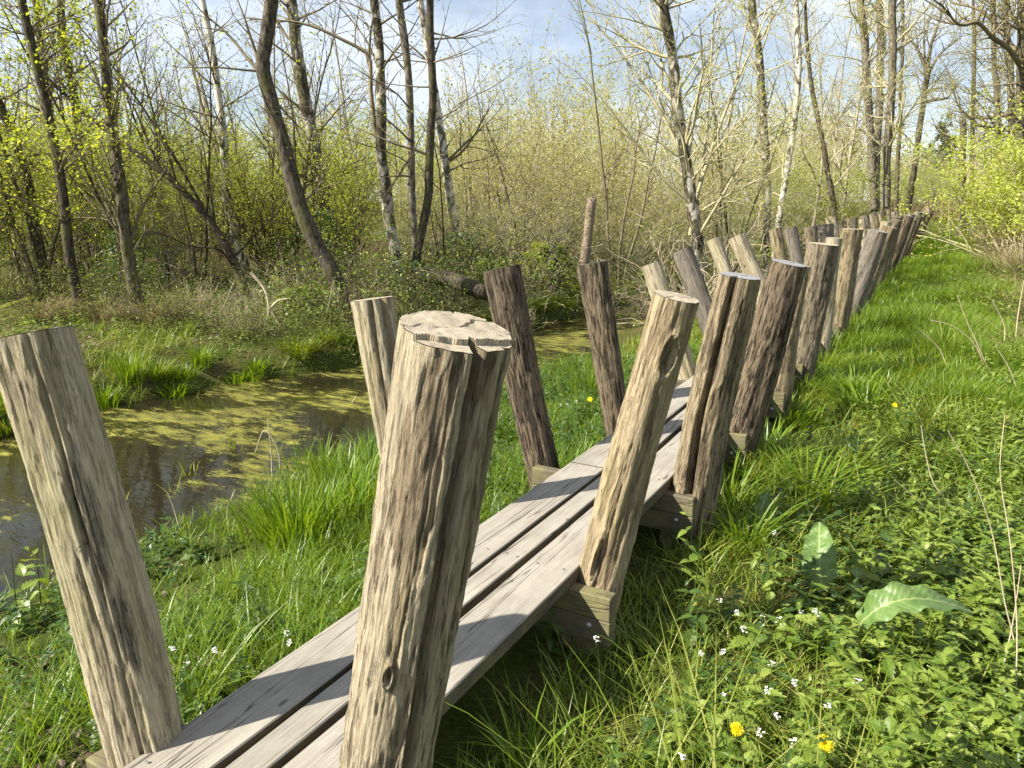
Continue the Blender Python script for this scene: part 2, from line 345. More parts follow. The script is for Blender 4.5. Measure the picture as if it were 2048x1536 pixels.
M['bolt'] = simple('bolt', (0.42, 0.42, 0.42), 0.45, 0.5, 0.8)
M['bark_dark'] = barkmat('bark_dark', (0.028, 0.024, 0.018), (0.11, 0.09, 0.062), moss=0.5)
M['bark_brown'] = barkmat('bark_brown', (0.03, 0.025, 0.017), (0.17, 0.14, 0.095), moss=0.5)
M['bark_curved'] = barkmat('bark_curved', (0.03, 0.025, 0.019), (0.14, 0.115, 0.085), moss=0.35)
M['bark_grey'] = barkmat('bark_grey', (0.055, 0.046, 0.034), (0.25, 0.215, 0.165), moss=0.45)
M['birch'] = barkmat('birch', (0.04, 0.034, 0.027), (0.17, 0.145, 0.11), (0.58, 0.54, 0.46), (0.44, 0.52), moss=0.2)
M['birch_dark'] = barkmat('birch_dark', (0.03, 0.026, 0.02), (0.13, 0.11, 0.08), (0.45, 0.41, 0.34), (0.50, 0.58), moss=0.45)
M['twig_brown'] = simple('twig_brown', (0.17, 0.14, 0.085), 0.85, 0.1, var=0.4, sc=3)
M['twig_olive'] = simple('twig_olive', (0.40, 0.36, 0.22), 0.85, 0.1, var=0.35, sc=2)
M['twig_dark'] = simple('twig_dark', (0.065, 0.053, 0.033), 0.85, 0.1, var=0.4, sc=3)
M['twig_grey'] = simple('twig_grey', (0.32, 0.28, 0.20), 0.85, 0.1, var=0.35, sc=3)
M['leaf_fresh'] = leafmat('leaf_fresh', [(0.22, 0.29, 0.03), (0.32, 0.39, 0.05), (0.42, 0.46, 0.09)], 0.5)
M['leaf_willow'] = leafmat('leaf_willow', [(0.28, 0.30, 0.09), (0.37, 0.385, 0.13), (0.45, 0.44, 0.20)], 0.5)
M['leaf_bright'] = leafmat('leaf_bright', [(0.30, 0.37, 0.06), (0.40, 0.46, 0.09), (0.48, 0.52, 0.14)], 0.5)
M['leaf_dark'] = leafmat('leaf_dark', [(0.028, 0.055, 0.014), (0.045, 0.08, 0.018), (0.075, 0.115, 0.025)], 0.3, 0.4, 0.45)
M['grass'] = leafmat('grass', [(0.08, 0.14, 0.012), (0.14, 0.215, 0.018), (0.21, 0.27, 0.028), (0.33, 0.33, 0.09)], 0.42, 0.42, 0.35)
M['grass_lush'] = leafmat('grass_lush', [(0.085, 0.165, 0.012), (0.14, 0.235, 0.016), (0.22, 0.30, 0.028)], 0.45, 0.38, 0.4)
M['grass_dry'] = leafmat('grass_dry', [(0.13, 0.095, 0.045), (0.22, 0.17, 0.085), (0.33, 0.27, 0.16)], 0.25, 0.7, 0.15, (1.1, 1.05, 0.9))
M['nettle'] = leafmat('nettle', [(0.10, 0.165, 0.022), (0.17, 0.245, 0.035), (0.26, 0.32, 0.065)], 0.40, 0.42, 0.4)
M['nettle_dark'] = leafmat('nettle_dark', [(0.035, 0.075, 0.014), (0.055, 0.105, 0.017), (0.08, 0.13, 0.02)], 0.32, 0.42, 0.4)
M['dock'] = leafmat('dock', [(0.10, 0.19, 0.045), (0.13, 0.22, 0.055)], 0.3, 0.38, 0.5)
M['white'] = leafmat('white', [(0.72, 0.72, 0.68), (0.85, 0.85, 0.82)], 0.3, 0.6, 0.2, (1, 1, 1))
M['yellow'] = leafmat('yellow', [(0.86, 0.68, 0.012), (0.90, 0.76, 0.02)], 0.25, 0.6, 0.2, (1, 0.9, 0.5))
M['litter'] = leafmat('litter', [(0.06, 0.042, 0.026), (0.13, 0.095, 0.06), (0.22, 0.175, 0.12), (0.34, 0.29, 0.22)], 0.1, 0.7, 0.2, (1, 0.9, 0.8))
M['stalk'] = simple('stalk', (0.48, 0.40, 0.27), 0.75, 0.2, var=0.3, sc=6)
M['moss'] = simple('moss', (0.15, 0.15, 0.025), 0.95, 0.05, var=0.55, sc=14)
M['snag'] = postmat('snag', (0.40, 0.32, 0.25), (0.28, 0.215, 0.165), (0.08, 0.055, 0.038), moss=0.1, fleck=0.3)
M['pine'] = leafmat('pine', [(0.035, 0.06, 0.03), (0.055, 0.085, 0.04), (0.08, 0.11, 0.05)], 0.15)

# ------------------------------------------------------------------ ground and water
def axis(lo, hi, near, far):
    v = [0.0]; x = 0.0
    while x < hi: x += max(near, abs(x)*far); v.append(x)
    x = 0.0; w = []
    while x > lo: x -= max(near, abs(x)*far); w.append(x)
    return np.array(w[::-1] + v)
qa = axis(-500, 500, 0.16, 0.035); sa = axis(-80, 900, 0.16, 0.03)
Q, SS = np.meshgrid(qa, sa, indexing='ij'); gx, gy = xy(Q, SS); gz = ground_z(gx, gy)
V = np.stack([gx, gy, gz], -1).reshape(-1, 3); ni, nj = Q.shape
ii = (np.arange(ni-1)[:, None]*nj + np.arange(nj-1)[None]).ravel()
def groundmat():
    m, n, o = newmat('soil'); t = nd(n, 'ShaderNodeTexCoord'); co = t.outputs['Object']
    b = nd(n, 'ShaderNodeBsdfPrincipled', i_Roughness=0.95); b.inputs['Specular IOR Level'].default_value = 0.05
    k = noise(n, co, 1.3, 6, 0.65); c = ramp(n, k, [(0.36, (0.04, 0.055, 0.012)), (0.5, (0.07, 0.085, 0.02)), (0.62, (0.11, 0.095, 0.04)), (0.72, (0.17, 0.13, 0.075))])
    f = noise(n, co, 45, 4, 0.7); c = mixc(n, 0.8, c, ramp(n, f, [(0.3, (0.4, 0.4, 0.4)), (0.7, (1.4, 1.4, 1.3))]), 'MULTIPLY')
    n.links.new(c, b.inputs['Base Color']); bp = nd(n, 'ShaderNodeBump', i_Strength=1.0, i_Distance=0.03); n.links.new(f, bp.inputs['Height']); n.links.new(bp.outputs[0], b.inputs['Normal'])
    n.links.new(b.outputs[0], o.inputs[0]); return m
g = link('ground', mesh_np('ground', V, [np.stack([ii, ii+nj, ii+nj+1, ii+1], -1)]), groundmat()); tag(g, kind='structure')
def watermat():
    m, n, o = newmat('pond_water'); t = nd(n, 'ShaderNodeTexCoord'); co = t.outputs['Object']     # local X across, Y along the ditch
    wa = nd(n, 'ShaderNodeBsdfPrincipled', i_Roughness=0.04); wa.inputs['Base Color'].default_value = (0.016, 0.014, 0.007, 1); wa.inputs['IOR'].default_value = 1.33
    wa.inputs['Specular IOR Level'].default_value = 0.6
    rip = noise(n, mapping(n, co, (3, 8, 1)), 1.0, 3); bw = nd(n, 'ShaderNodeBump', i_Strength=0.06, i_Distance=0.03); n.links.new(rip, bw.inputs['Height']); n.links.new(bw.outputs[0], wa.inputs['Normal'])
    al = nd(n, 'ShaderNodeBsdfPrincipled', i_Roughness=0.6); al.inputs['Specular IOR Level'].default_value = 0.3
    big = noise(n, mapping(n, co, (0.75, 1.0, 1), (2.3, 1.7, 0)), 1.0, 4, 0.55, 0.4)
    fine = noise(n, mapping(n, co, (3.5, 9, 1)), 1.0, 10, 0.78, 0.25)
    spk = noise(n, co, 55, 4, 0.7)
    sp = nd(n, 'ShaderNodeSeparateXYZ'); n.links.new(co, sp.inputs[0])
    # open water lies in the near left reach of the ditch, mats thicken along the far bank and downstream
    along = nd(n, 'ShaderNodeMapRange'); along.inputs['From Min'].default_value = -1.0; along.inputs['From Max'].default_value = 5.0; along.inputs['To Min'].default_value = -0.13; along.inputs['To Max'].default_value = 0.045
    n.links.new(sp.outputs[1], along.inputs[0])
    v = math_(n, 'ADD', math_(n, 'ADD', math_(n, 'MULTIPLY', big, 0.80), math_(n, 'MULTIPLY', fine, 0.62)), along.outputs[0])
    v = math_(n, 'ADD', v, math_(n, 'MULTIPLY', math_(n, 'SUBTRACT', spk, 0.5), 0.16))
    mask = ramp(n, v, [(0.69, (0, 0, 0)), (0.745, (0.05, 0.05, 0.05)), (0.815, (1, 1, 1))])
    c = ramp(n, fine, [(0.38, (0.035, 0.034, 0.011)), (0.5, (0.13, 0.125, 0.018)), (0.66, (0.32, 0.295, 0.045))])
    c = mixc(n, 0.6, c, ramp(n, spk, [(0.3, (0.5, 0.5, 0.5)), (0.65, (1.2, 1.2, 1.1))]), 'MULTIPLY')
    n.links.new(c, al.inputs['Base Color'])
    ba = nd(n, 'ShaderNodeBump', i_Strength=0.9, i_Distance=0.02); n.links.new(math_(n, 'ADD', spk, fine), ba.inputs['Height']); n.links.new(ba.outputs[0], al.inputs['Normal'])
    mx = nd(n, 'ShaderNodeMixShader'); n.links.new(mask, mx.inputs[0]); n.links.new(wa.outputs[0], mx.inputs[1]); n.links.new(al.outputs[0], mx.inputs[2]); n.links.new(mx.outputs[0], o.inputs[0]); return m
wq = np.array([-10.5, -3.2]); ws = np.array([-25.0, 70.0])
wm = mesh_np('water', [(wq[0], ws[0], 0), (wq[1], ws[0], 0), (wq[1], ws[1], 0), (wq[0], ws[1], 0)], [np.array([[0, 1, 2, 3]])])
wo = link('water', wm, watermat(), None, False); wo.location = (0, 0, WZ); wo.rotation_euler = (0, 0, -A); tag(wo, kind='structure')

# ------------------------------------------------------------------ posts
PZ = 0.40                      # plank top
NAX = np.array((SA, CA, 0.0))  # boardwalk direction
def make_post(base, top, rb, rt, mat, end, seed, res=(48, 60), grooves=(), flute=0.05, knots=(), chip=None, cracks=((0.8, 0.012),), peel=0, oval=0.05, tilt=(0, 0)):
    """base: axis point at beam-top height, top: axis point of the cut. grooves: (angle, width, depth[, drift])"""
    base = np.asarray(base, float); top = np.asarray(top, float); ax = top-base; ax /= np.linalg.norm(ax)
    gzv = float(ground_z(base[0], base[1])); foot = base + ax*((gzv-0.15-base[2])/ax[2]); H = float(np.linalg.norm(top-foot)); hb = float(np.linalg.norm(base-foot))
    na, nz = res; a = np.arange(na)*2*math.pi/na; z = np.linspace(0, 1, nz)
    Z, AA = np.meshgrid(z*H, a, indexing='ij')
    r = np.interp(Z, [0, hb, H], [rb*1.03, rb, rt])
    ca, sa_ = np.cos(AA), np.sin(AA)
    lo = fbm(np.stack([ca*1.1+seed, sa_*1.1, Z*1.1], -1), 2, seed)-0.5
    fl = fbm(np.stack([ca*5+seed, sa_*5, Z*1.2], -1), 3, seed+3)-0.5
    fi = fbm(np.stack([ca*16+seed, sa_*16, Z*7], -1), 3, seed+5)-0.5
    rough = fbm(np.stack([ca*6+seed, sa_*6, Z*9], -1), 3, seed+8)-0.5
    def rad(frac=1.0): return 0
    f3 = (fbm(np.stack([ca*38+seed, sa_*38, Z*16], -1), 3, seed+12)-0.5) if na >= 90 else 0.0
    r = r*(1 + f3*0.05 + lo*0.28*(oval/0.05) + fl*flute*2.2 + fi*0.06 + np.clip(rough-0.06, 0, 1)*0.16)
    cx = (fbm(np.stack([Z*0.9, Z*0+seed, Z*0], -1), 2, seed+2)-0.5)*0.05; cy = (fbm(np.stack([Z*0.9, Z*0+seed, Z*0+5], -1), 2, seed+4)-0.5)*0.05
    k0 = np.interp(Z, [0, H*0.5, H], [0.6, 1, 0])
    def angd(x, y): return (x-y+math.pi) % (2*math.pi) - math.pi
    rng_top = r[-1].copy()
    fk = np.clip((fbm(np.stack([ca*3.2+seed*1.7, sa*3.2 if False else sa_*3.2, Z*3.4], -1), 6, seed+20)-0.425)*12, 0, 1)
    if na >= 90:
        r = r + 0.0032*fk; rng_top = r[-1].copy()
        cr_ = random.Random(seed)
        for _ in range(9):      # drying cracks
            ga = cr_.uniform(0, 6.28); zc_ = cr_.uniform(0.35, 1.0)*H; zl = cr_.uniform(0.08, 0.35); gd = cr_.uniform(0.05, 0.13); gw = max(0.028, 6.5/na)
            c = ga + (fbm(np.stack([Z*6, Z*0+ga, Z*0], -1), 3, seed+31)-0.5)*0.30 + cr_.uniform(-.1, .1)*(Z-zc_)
            r = r*(1 - gd*np.clip(1-np.abs(angd(AA, c))/gw, 0, 1)*np.clip(1.3-1.3*np.abs(Z-zc_)/zl, 0, 1))
    for gdef in grooves:
        ga, gw, gd = gdef[:3]; dr = gdef[3] if len(gdef) > 3 else 0.0
        w = gw*(0.75+0.5*fbm(np.stack([Z*3, Z*0+ga, Z*0], -1), 2, seed+9)); c = ga + dr*(Z/H-1) + (fbm(np.stack([Z*2.5, Z*0, Z*0+ga], -1), 3, seed+6)-0.5)*0.22
        r = r*(1 - gd*np.clip(1-np.abs(angd(AA, c))/w, 0, 1)**0.4)
    for (ka, kz, kw, kh, kd) in knots:      # knot: hollow with a raised rim
        dd = np.sqrt((angd(AA, ka)/kw)**2 + ((Z-H*kz)/kh)**2)
        dd = dd + (fbm(np.stack([ca*7, sa_*7, Z*12], -1), 3, seed+40)-0.5)*0.7
        r = r + rt*(0.14*np.exp(-((dd-1.05)/0.3)**2) - kd*np.clip(1-dd, 0, 1)**0.5)
    X = r*ca + cx*k0; Y = r*sa_ + cy*k0
    def topz(px, py):
        t = px*tilt[0] + py*tilt[1]
        if chip is not None:
            cdir, coff, cdep = chip; t = t - cdep*((px*math.cos(cdir)+py*math.sin(cdir)) > coff + 0.007*np.sin(px*38+1.0)+0.002*np.sin(px*190))
        return t
    zf = np.clip((Z-(H-0.35))/0.35, 0, 1)
    ZZ = Z + topz(X, Y)*zf**6
    V = np.stack([X, Y, ZZ], -1).reshape(-1, 3)
    b = (np.arange(nz-1)*na)[:, None]; i = np.arange(na)[None]; j = (i+1) % na
    F4 = np.stack([b+i, b+j, b+na+j, b+na+i], -1).reshape(-1, 4)
    me = mesh_np('wooden_post', V, [F4]); fa = me.attributes.new('flake', 'FLOAT', 'POINT'); fa.data.foreach_set('value', fk.astype(np.float32).ravel()); o = link('wooden_post', me, mat)
    # cut end
    nr = max(4, na//4); rr = np.linspace(0.02, 1, nr)
    RR = np.minimum(rng_top[None]*rr[:, None], r[-1][None]); RX = RR*ca[-1][None]; RY = RR*sa_[-1][None]; RZ = H + topz(RX, RY)
    ang = np.arctan2(RY, RX); rad_ = np.sqrt(RX**2+RY**2)
    for (ca_, cd_) in cracks:
        wob = ca_ + 0.10*np.sin(rad_*70+ca_*9)+0.05*np.sin(rad_*190)
        dist = np.abs(angd(ang, wob))*rad_
        RZ = RZ - cd_*np.clip(1-dist/0.0045, 0, 1)*(rad_ > 0.012)
    RZ = RZ + (fbm(np.stack([RX*60, RY*60, RX*0], -1), 2, seed)-0.5)*0.004*(rr[:, None] < 0.97) + 0.0015
    EV = np.stack([RX, RY, RZ], -1).reshape(-1, 3)
    b = (np.arange(nr-1)*na)[:, None]; EF = np.stack([b+i, b+j, b+na+j, b+na+i], -1).reshape(-1, 4)
    e = link('cut_end', mesh_np('cut_end', EV, [EF, np.arange(na)[None, :]]), end, o, smooth=False)
    zax = Vector(ax); xax = Vector((1, 0, 0)); xax = (xax - zax*xax.dot(zax)).normalized(); yax = zax.cross(xax)
    R = Matrix((xax, yax, zax)).transposed().to_4x4(); R.translation = Vector(foot); o.matrix_world = R
    return o
def post_top(base, tx, ty):
    d = ray(tx, ty); t = np.dot(base-CAM, NAX)/np.dot(d, NAX); return CAM + d*t
BS = [0.93, 2.38, 3.48, 4.65, 5.86, 7.03]
def beam_s(k): return BS[k] if k < 6 else 7.03 + 1.19*(k-5)
def row_s(k): return beam_s(k) + 0.13
# hand-measured posts: (side, base px or row index, top px, top width px, base width px, material, end, options, label)
D = math.radians
posts = [
 ('R', (735, 1700), (912, 657), 218, 172, 'post_tan', 'end_pale', dict(res=(260, 240), grooves=((D(-58), 0.15, 0.55, 0.12), (D(-22), 0.05, 0.14, 0.1)), flute=0.022, chip=(D(-68), 0.052, 0.010), cracks=((D(62), 0.02), (D(-155), 0.004)), knots=((D(-95), 0.42, 0.10, 0.03, 0.12), (D(-100), 0.62, 0.07, 0.025, 0.10)), tilt=(0.0, 0.0), oval=0.035), 'thick tan post in the foreground with a deep split down its front and cracked top'),
 ('R', (1200, 1178), (1354, 594), 84, 92, 'post_streak', 'end_pale', dict(res=(128, 160), knots=((D(-84), 0.875, 0.34, 0.075, 0.42), (D(-122), 0.355, 0.13, 0.10, 0.4)), flute=0.07, cracks=((D(20), 0.01), (D(-140), 0.006))), 'honey brown streaky post with a hollow knot near its top'),
 ('R', (1388, 990), (1480, 552), 78, 88, 'post_brown', 'end_grey', dict(res=(128, 120), grooves=((D(-127), 0.17, 0.62, -0.08),), flute=0.05), 'brown post split by a wide groove into a thin slat and a thick half'),
 ('R', (1480, 862), (1577, 526), 66, 78, 'post_dark', 'end_grey', dict(res=(96, 100), flute=0.06), 'thick dark brown rough post with a grey cut top, fourth in the right row'),
 ('R', 4, (1601, 532), 36, 44, 'post_brown', 'end_grey', dict(), 'slim brown post mostly hidden between the dark and the speckled posts'),
 ('R', 5, (1647, 488), 58, 60, 'post_speck', 'end_pale', dict(res=(96, 90), flute=0.03), 'speckled grey brown post beside a pale crossbeam end, lit pale on top'),
 ('R', 6, (1668, 476), 32, 36, 'post_pale', 'end_pale', dict(), 'short pale yellow post peeping out behind the speckled post'),
 ('R', 7, (1704, 458), 38, 42, 'post_brown', 'end_pale', dict(res=(64, 70), flute=0.09), 'brown post with a pale bare stripe running down its front'),
 ('R', 8, (1757, 462), 36, 40, 'post_grey', 'end_grey', dict(res=(64, 70)), 'smooth grey post leaning far to the right over the bright grass'),
 ('R', 9, (1781, 454), 26, 28, 'post_brown', 'end_pale', dict(), 'brown post directly behind the smooth grey leaning post'),
 ('L', (288, 1488), (64, 668), 148, 142, 'post_black', 'end_grey', dict(res=(190, 220), flute=0.028, peel=1, cracks=((D(10), 0.012),), grooves=((D(-62), 0.05, 0.10, 0.1), (D(-120), 0.06, 0.08))), 'big pale weathered post at the left edge with blackened streaks'),
 ('L', (824, 1112), (745, 598), 80, 70, 'post_pale', 'end_pale', dict(res=(96, 100), grooves=((D(-52), 0.22, 0.3), (D(-120), 0.08, 0.12), (D(-85), 0.06, 0.15)), flute=0.09), 'furrowed pale brown post partly behind the thick foreground post, top splintered'),
 ('L', (1088, 948), (1004, 537), 72, 64, 'post_dark', 'end_grey', dict(res=(96, 120), flute=0.05, oval=0.03), 'tall straight dark bark-flecked post before the fallen log'),
 ('L', (1236, 850), (1184, 527), 60, 54, 'post_dark', 'end_grey', dict(res=(96, 110), flute=0.06), 'dark furrowed post standing left of the ivy stump view, fourth in the left row'),
 ('L', 4, (1302, 528), 38, 40, 'post_pale', 'end_pale', dict(res=(64, 70), flute=0.08), 'short cream post half behind the honey brown post'),
 ('L', 5, (1364, 500), 40, 40, 'post_grey', 'end_pale', dict(res=(64, 70), flute=0.03), 'smooth grey brown post leaning left behind the knot-holed post'),
 ('L', 6, (1426, 478), 27, 30, 'post_pale', 'end_pale', dict(flute=0.04), 'slim cream coloured post in front of the shaggy willow base'),
 ('L', 7, (1474, 472), 34, 34, 'post_pale', 'end_pale', dict(res=(64, 70), flute=0.08), 'pale whitish post with torn bark above the grooved post'),
 ('L', 8, (1549, 458), 25, 28, 'post_brown', 'end_pale', dict(), 'brown post with one pale stripe, ninth in the left row'),
 ('L', 9, (1581, 456), 25, 27, 'post_grey', 'end_grey', dict(), 'even dark grey post just right of the pale striped one'),
]
cp = {'R': 0.385, 'L': -0.36}
PB = []
for k, (side, b, t, tw, bw, mt, en, opt, lab) in enumerate(posts):
    if isinstance(b, int):
        s = row_s(b); q = center_q(s) + cp[side]; X_, Y_ = xy(q, s); base = np.array((X_, Y_, 0.36))
    elif k in (0, 10): base = at_z(b[0], b[1], 0.36)
    else:
        dr_ = ray(*b); base = CAM + dr_*(row_s(k % 10)/np.dot(dr_, NAX))
    top = post_top(base, *t); rt = tw/2/F*depth(top); rb = bw/2/F*depth(base)
    o = make_post(base, top, rb, rt, M[mt], M[en], 11+k*7, **({'res': (40, 44)} | opt))
    tag(o, lab, 'post', 'leaning log posts along the boardwalk'); PB.append((side, base))
rs = random.Random(3)
for side, k0, lab in (('R', 10, 'small distant leaning post in the far part of the right row'), ('L', 10, 'small distant leaning post in the far part of the left row')):
    for k in range(k0, 33):
        s = row_s(k) + rs.uniform(-.12, .12); q = center_q(s) + cp[side]*1.03; X_, Y_ = xy(q, s); base = np.array((X_, Y_, 0.36))
        sg = 1 if side == 'R' else -1; ln = rs.uniform(0.12, 0.30)*sg; top = base + np.array((CA*ln, -SA*ln, rs.uniform(0.9, 1.10)))
        r = rs.uniform(0.075, 0.115)
        o = make_post(base, top, r*1.05, r, M[rs.choice(['post_brown', 'post_pale', 'post_grey', 'post_dark', 'post_tan', 'post_speck'])], M[rs.choice(['end_pale', 'end_pale', 'end_grey'])], 300+k*5+(side == 'R'), res=(24, 24), flute=0.06)
        tag(o, lab, 'post', 'far posts of the boardwalk rows ' + ('on the right' if side == 'R' else 'on the left'))

# ------------------------------------------------------------------ boardwalk
bw = empty('boardwalk', (*xy(-1.377, 1.0), 0.0), 'narrow boardwalk of three weathered grey planks on crossbeams', 'boardwalk')
bwp = np.array(bw.location)
def plank(q0, q1, s0, s1, dz=0.0):
    c0 = center_q(s0); c1 = center_q(s1); a = np.array(xy(c0+(q0+q1)/2, s0)); b = np.array(xy(c1+(q0+q1)/2, s1)); L = np.linalg.norm(b-a)-0.006
    n = 40; w = q1-q0; t = 0.055; be = 0.004
    ys = np.linspace(0, L, n); prof = np.array([(-w/2, -t), (-w/2, -be), (-w/2+be, 0), (-w/6, 0.0), (w/6, 0.0), (w/2-be, 0), (w/2, -be), (w/2, -t)])
    V = []
    sd = rs.random()*50
    for yv in ys:
        wob = (vnoise(np.array([[yv*2.2, sd, 0], [yv*2.2, sd+9, 0], [yv*1.2, sd+4, 0]]))-0.5)
        for (px, pz) in prof:
            ex = px + (wob[0] if px < 0 else wob[1])*0.005*(abs(px) > w*0.3)
            V.append((ex, yv, pz + wob[2]*0.004 - (0.001 if abs(px) < w*.3 else 0)))
    V = np.array(V); k = len(prof); b0 = (np.arange(n-1)*k)[:, None]; i = np.arange(k)[None]; j = (i+1) % k
    Fq = np.stack([b0+i, b0+j, b0+k+j, b0+k+i], -1).reshape(-1, 4)[:, ::-1]
    me = mesh_np('plank', V, [Fq, np.arange(k)[None, :], (np.arange(k)[None, ::-1] + (n-1)*k)])
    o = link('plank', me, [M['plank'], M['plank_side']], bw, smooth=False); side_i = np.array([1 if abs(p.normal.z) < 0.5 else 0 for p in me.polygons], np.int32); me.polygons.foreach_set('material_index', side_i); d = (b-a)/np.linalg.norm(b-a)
    R = Matrix(((d[1], d[0], 0), (-d[0], d[1], 0), (0, 0, 1))).to_4x4(); R.translation = Vector((a[0]-bwp[0], a[1]-bwp[1], PZ+dz-bwp[2])); o.matrix_local = R
    return o
PW = ((-0.274, -0.074), (-0.049, 0.047), (0.077, 0.274))
secs = [-1.35, 1.06-0.02] ; secs = [-1.31] + [3.50+ 2.38*i for i in range(0, 15)]
for i in range(len(secs)-1):
    for (a, b) in PW: plank(a, b, secs[i], secs[i+1], rs.uniform(-.004, .004))
def beam(s, q0, q1, near):
    c = float(center_q(s)); mb = MB(); L = q1-q0; X_, Y_ = xy(c+(q0+q1)/2, s)
    R = np.array(((CA, SA, 0), (-SA, CA, 0), (0, 0, 1)))
    for kz, (zt, hh) in enumerate(((PZ-0.0575, 0.098), (PZ-0.0575-0.1005, 0.102))):
        m2 = MB(); m2.box((0, 0, 0), (0.06, L, hh), None, 0.004)
        o = m2.build('crossbeam', M['beam'], bw)
        Rm = Matrix(((SA, CA, 0), (CA, -SA, 0), (0, 0, 1))).to_4x4()     # local Y -> across the walk
        Rm = Matrix(((-SA, CA, 0), (-CA, -SA, 0), (0, 0, 1))).to_4x4()
        Rm.translation = Vector((X_-bwp[0] + kz*0.002*SA, Y_-bwp[1], zt-hh/2-bwp[2])); o.matrix_local = Rm
    if near:
        for qb in (q1-0.085, q0+0.085):
            k = 10; th = np.arange(k)*2*math.pi/k; V = []
            for (rr, zz) in ((0.013, 0), (0.013, 0.003), (0.010, 0.009), (0.004, 0.011)): V += [(rr*math.cos(t), rr*math.sin(t), zz) for t in th]
            b0 = (np.arange(3)*k)[:, None]; i = np.arange(k)[None]; j = (i+1) % k
            bo = link('bolt', mesh_np('bolt', V, [np.stack([b0+i, b0+j, b0+k+j, b0+k+i], -1).reshape(-1, 4), np.arange(k)[None]+3*k]), M['bolt'], o)
            # beam local frame: local X points back towards the viewer side of the beam
            bo.matrix_local = Matrix.Translation((0.030, (c+(q0+q1)/2 - (c+qb)), 0.022)) @ Matrix.Rotation(math.pi/2, 4, 'Y')
for k in range(33):
    s = beam_s(k)
    beam(s, -0.45 - 0.02*((k*7) % 3), 0.405 + 0.018*((k*5) % 3), k < 7)

# ------------------------------------------------------------------ vegetation primitives
def blades(pos, h, w, az, lean, curl, twist=0.0, rng=RNG):
    """vectorised grass blades, 7 vertices each"""
    n = len(pos); t = np.array([0.0, 0.4, 0.75, 1.0])
    dx, dy = np.cos(az), np.sin(az)
    out = lean[:, None]*t[None] * h[:, None] + curl[:, None]*h[:, None]*t[None]**2.4
    up = h[:, None]*(t[None] - 0.45*(curl[:, None])*t[None]**2.6)
    wd = w[:, None]*np.array([0.75, 1.0, 0.7, 0.0])[None]*0.5
    side = az + math.pi/2 + rng.uniform(-0.7, 0.7, n); sx, sy = np.cos(side), np.sin(side)
    C = np.stack([pos[:, 0:1] + dx[:, None]*out, pos[:, 1:2] + dy[:, None]*out, pos[:, 2:3] + up], -1)
    off = np.stack([sx[:, None]*wd, sy[:, None]*wd, np.zeros_like(wd)], -1)
    Lf = C - off; Rt = C + off
    V = np.stack([Lf[:, 0], Rt[:, 0], Lf[:, 1], Rt[:, 1], Lf[:, 2], Rt[:, 2], C[:, 3]], 1).reshape(-1, 3)
    b = (np.arange(n)*7)[:, None]
    q = np.concatenate([b+np.array([[0, 1, 3, 2]]), b+np.array([[2, 3, 5, 4]])], 0); tr = b+np.array([[4, 5, 6]])
    return V, q, tr
def blades_obj(name, mat, *args, parent=None):
    V, q, t = blades(*args); return link(name, mesh_np(name, V, [q, t]), mat, parent)
def scatter(n, q0, q1, s0, s1, fn=None, rng=RNG, spow=1.0):
    q = rng.uniform(q0, q1, n); s = s0 + (s1-s0)*rng.random(n)**spow; x, y = xy(q, s)
    if fn is not None:
        k = rng.random(n) < fn(q, s, x, y); q, s, x, y = q[k], s[k], x[k], y[k]
    # keep what the lens could see, with a margin for a step aside
    k = (y > 0.4) & (np.abs(x) < 0.82*y + 1.6); return x[k], y[k], q[k], s[k]
def tufted(n, per, spread, q0, q1, s0, s1, fn=None, spow=1.0, rng=RNG):
    x, y, q, s = scatter(n, q0, q1, s0, s1, fn, rng, spow)
    x = np.repeat(x, per); y = np.repeat(y, per); az = rng.uniform(0, 2*math.pi, len(x)); r = np.abs(rng.normal(0, spread, len(x)))
    x = x + np.cos(az)*r; y = y + np.sin(az)*r; return x, y, az
def under_walk(x, y):
    q, s = qs(x, y); return (np.abs(q-center_q(s)) < 0.29) & (s < 40)
def grass(name, mat, n, per, spread, reg, h, w, lean, fn=None, spow=1.0, curl=(0.1, 0.7), wfar=0.00055, label=None):
    x, y, az = tufted(n, per, spread, *reg, fn, spow); u = under_walk(x, y)
    z = ground_z(x, y); k = (z > WZ-0.03) & ~(u & (RNG.random(len(x)) < 0.7)); x, y, z, az, u = x[k], y[k], z[k], az[k], u[k]; N = len(x)
    hh = RNG.uniform(h[0], h[1], N)*(0.35+2.4*n2(x, y, 1.3, 3, 21)**2.2); hh = np.where(u, np.minimum(hh, 0.22), hh); d = np.hypot(x, y)
    ww = np.maximum(RNG.uniform(w[0], w[1], N), wfar*d)
    V, q, t = blades(np.stack([x, y, z-0.01], -1), hh, ww, az + RNG.normal(0, 0.8, N), RNG.uniform(lean[0], lean[1], N), RNG.uniform(curl[0], curl[1], N))
    o = link(name, mesh_np(name, V, [q, t]), mat); return tag(o, label, 'grass', None, 'stuff')

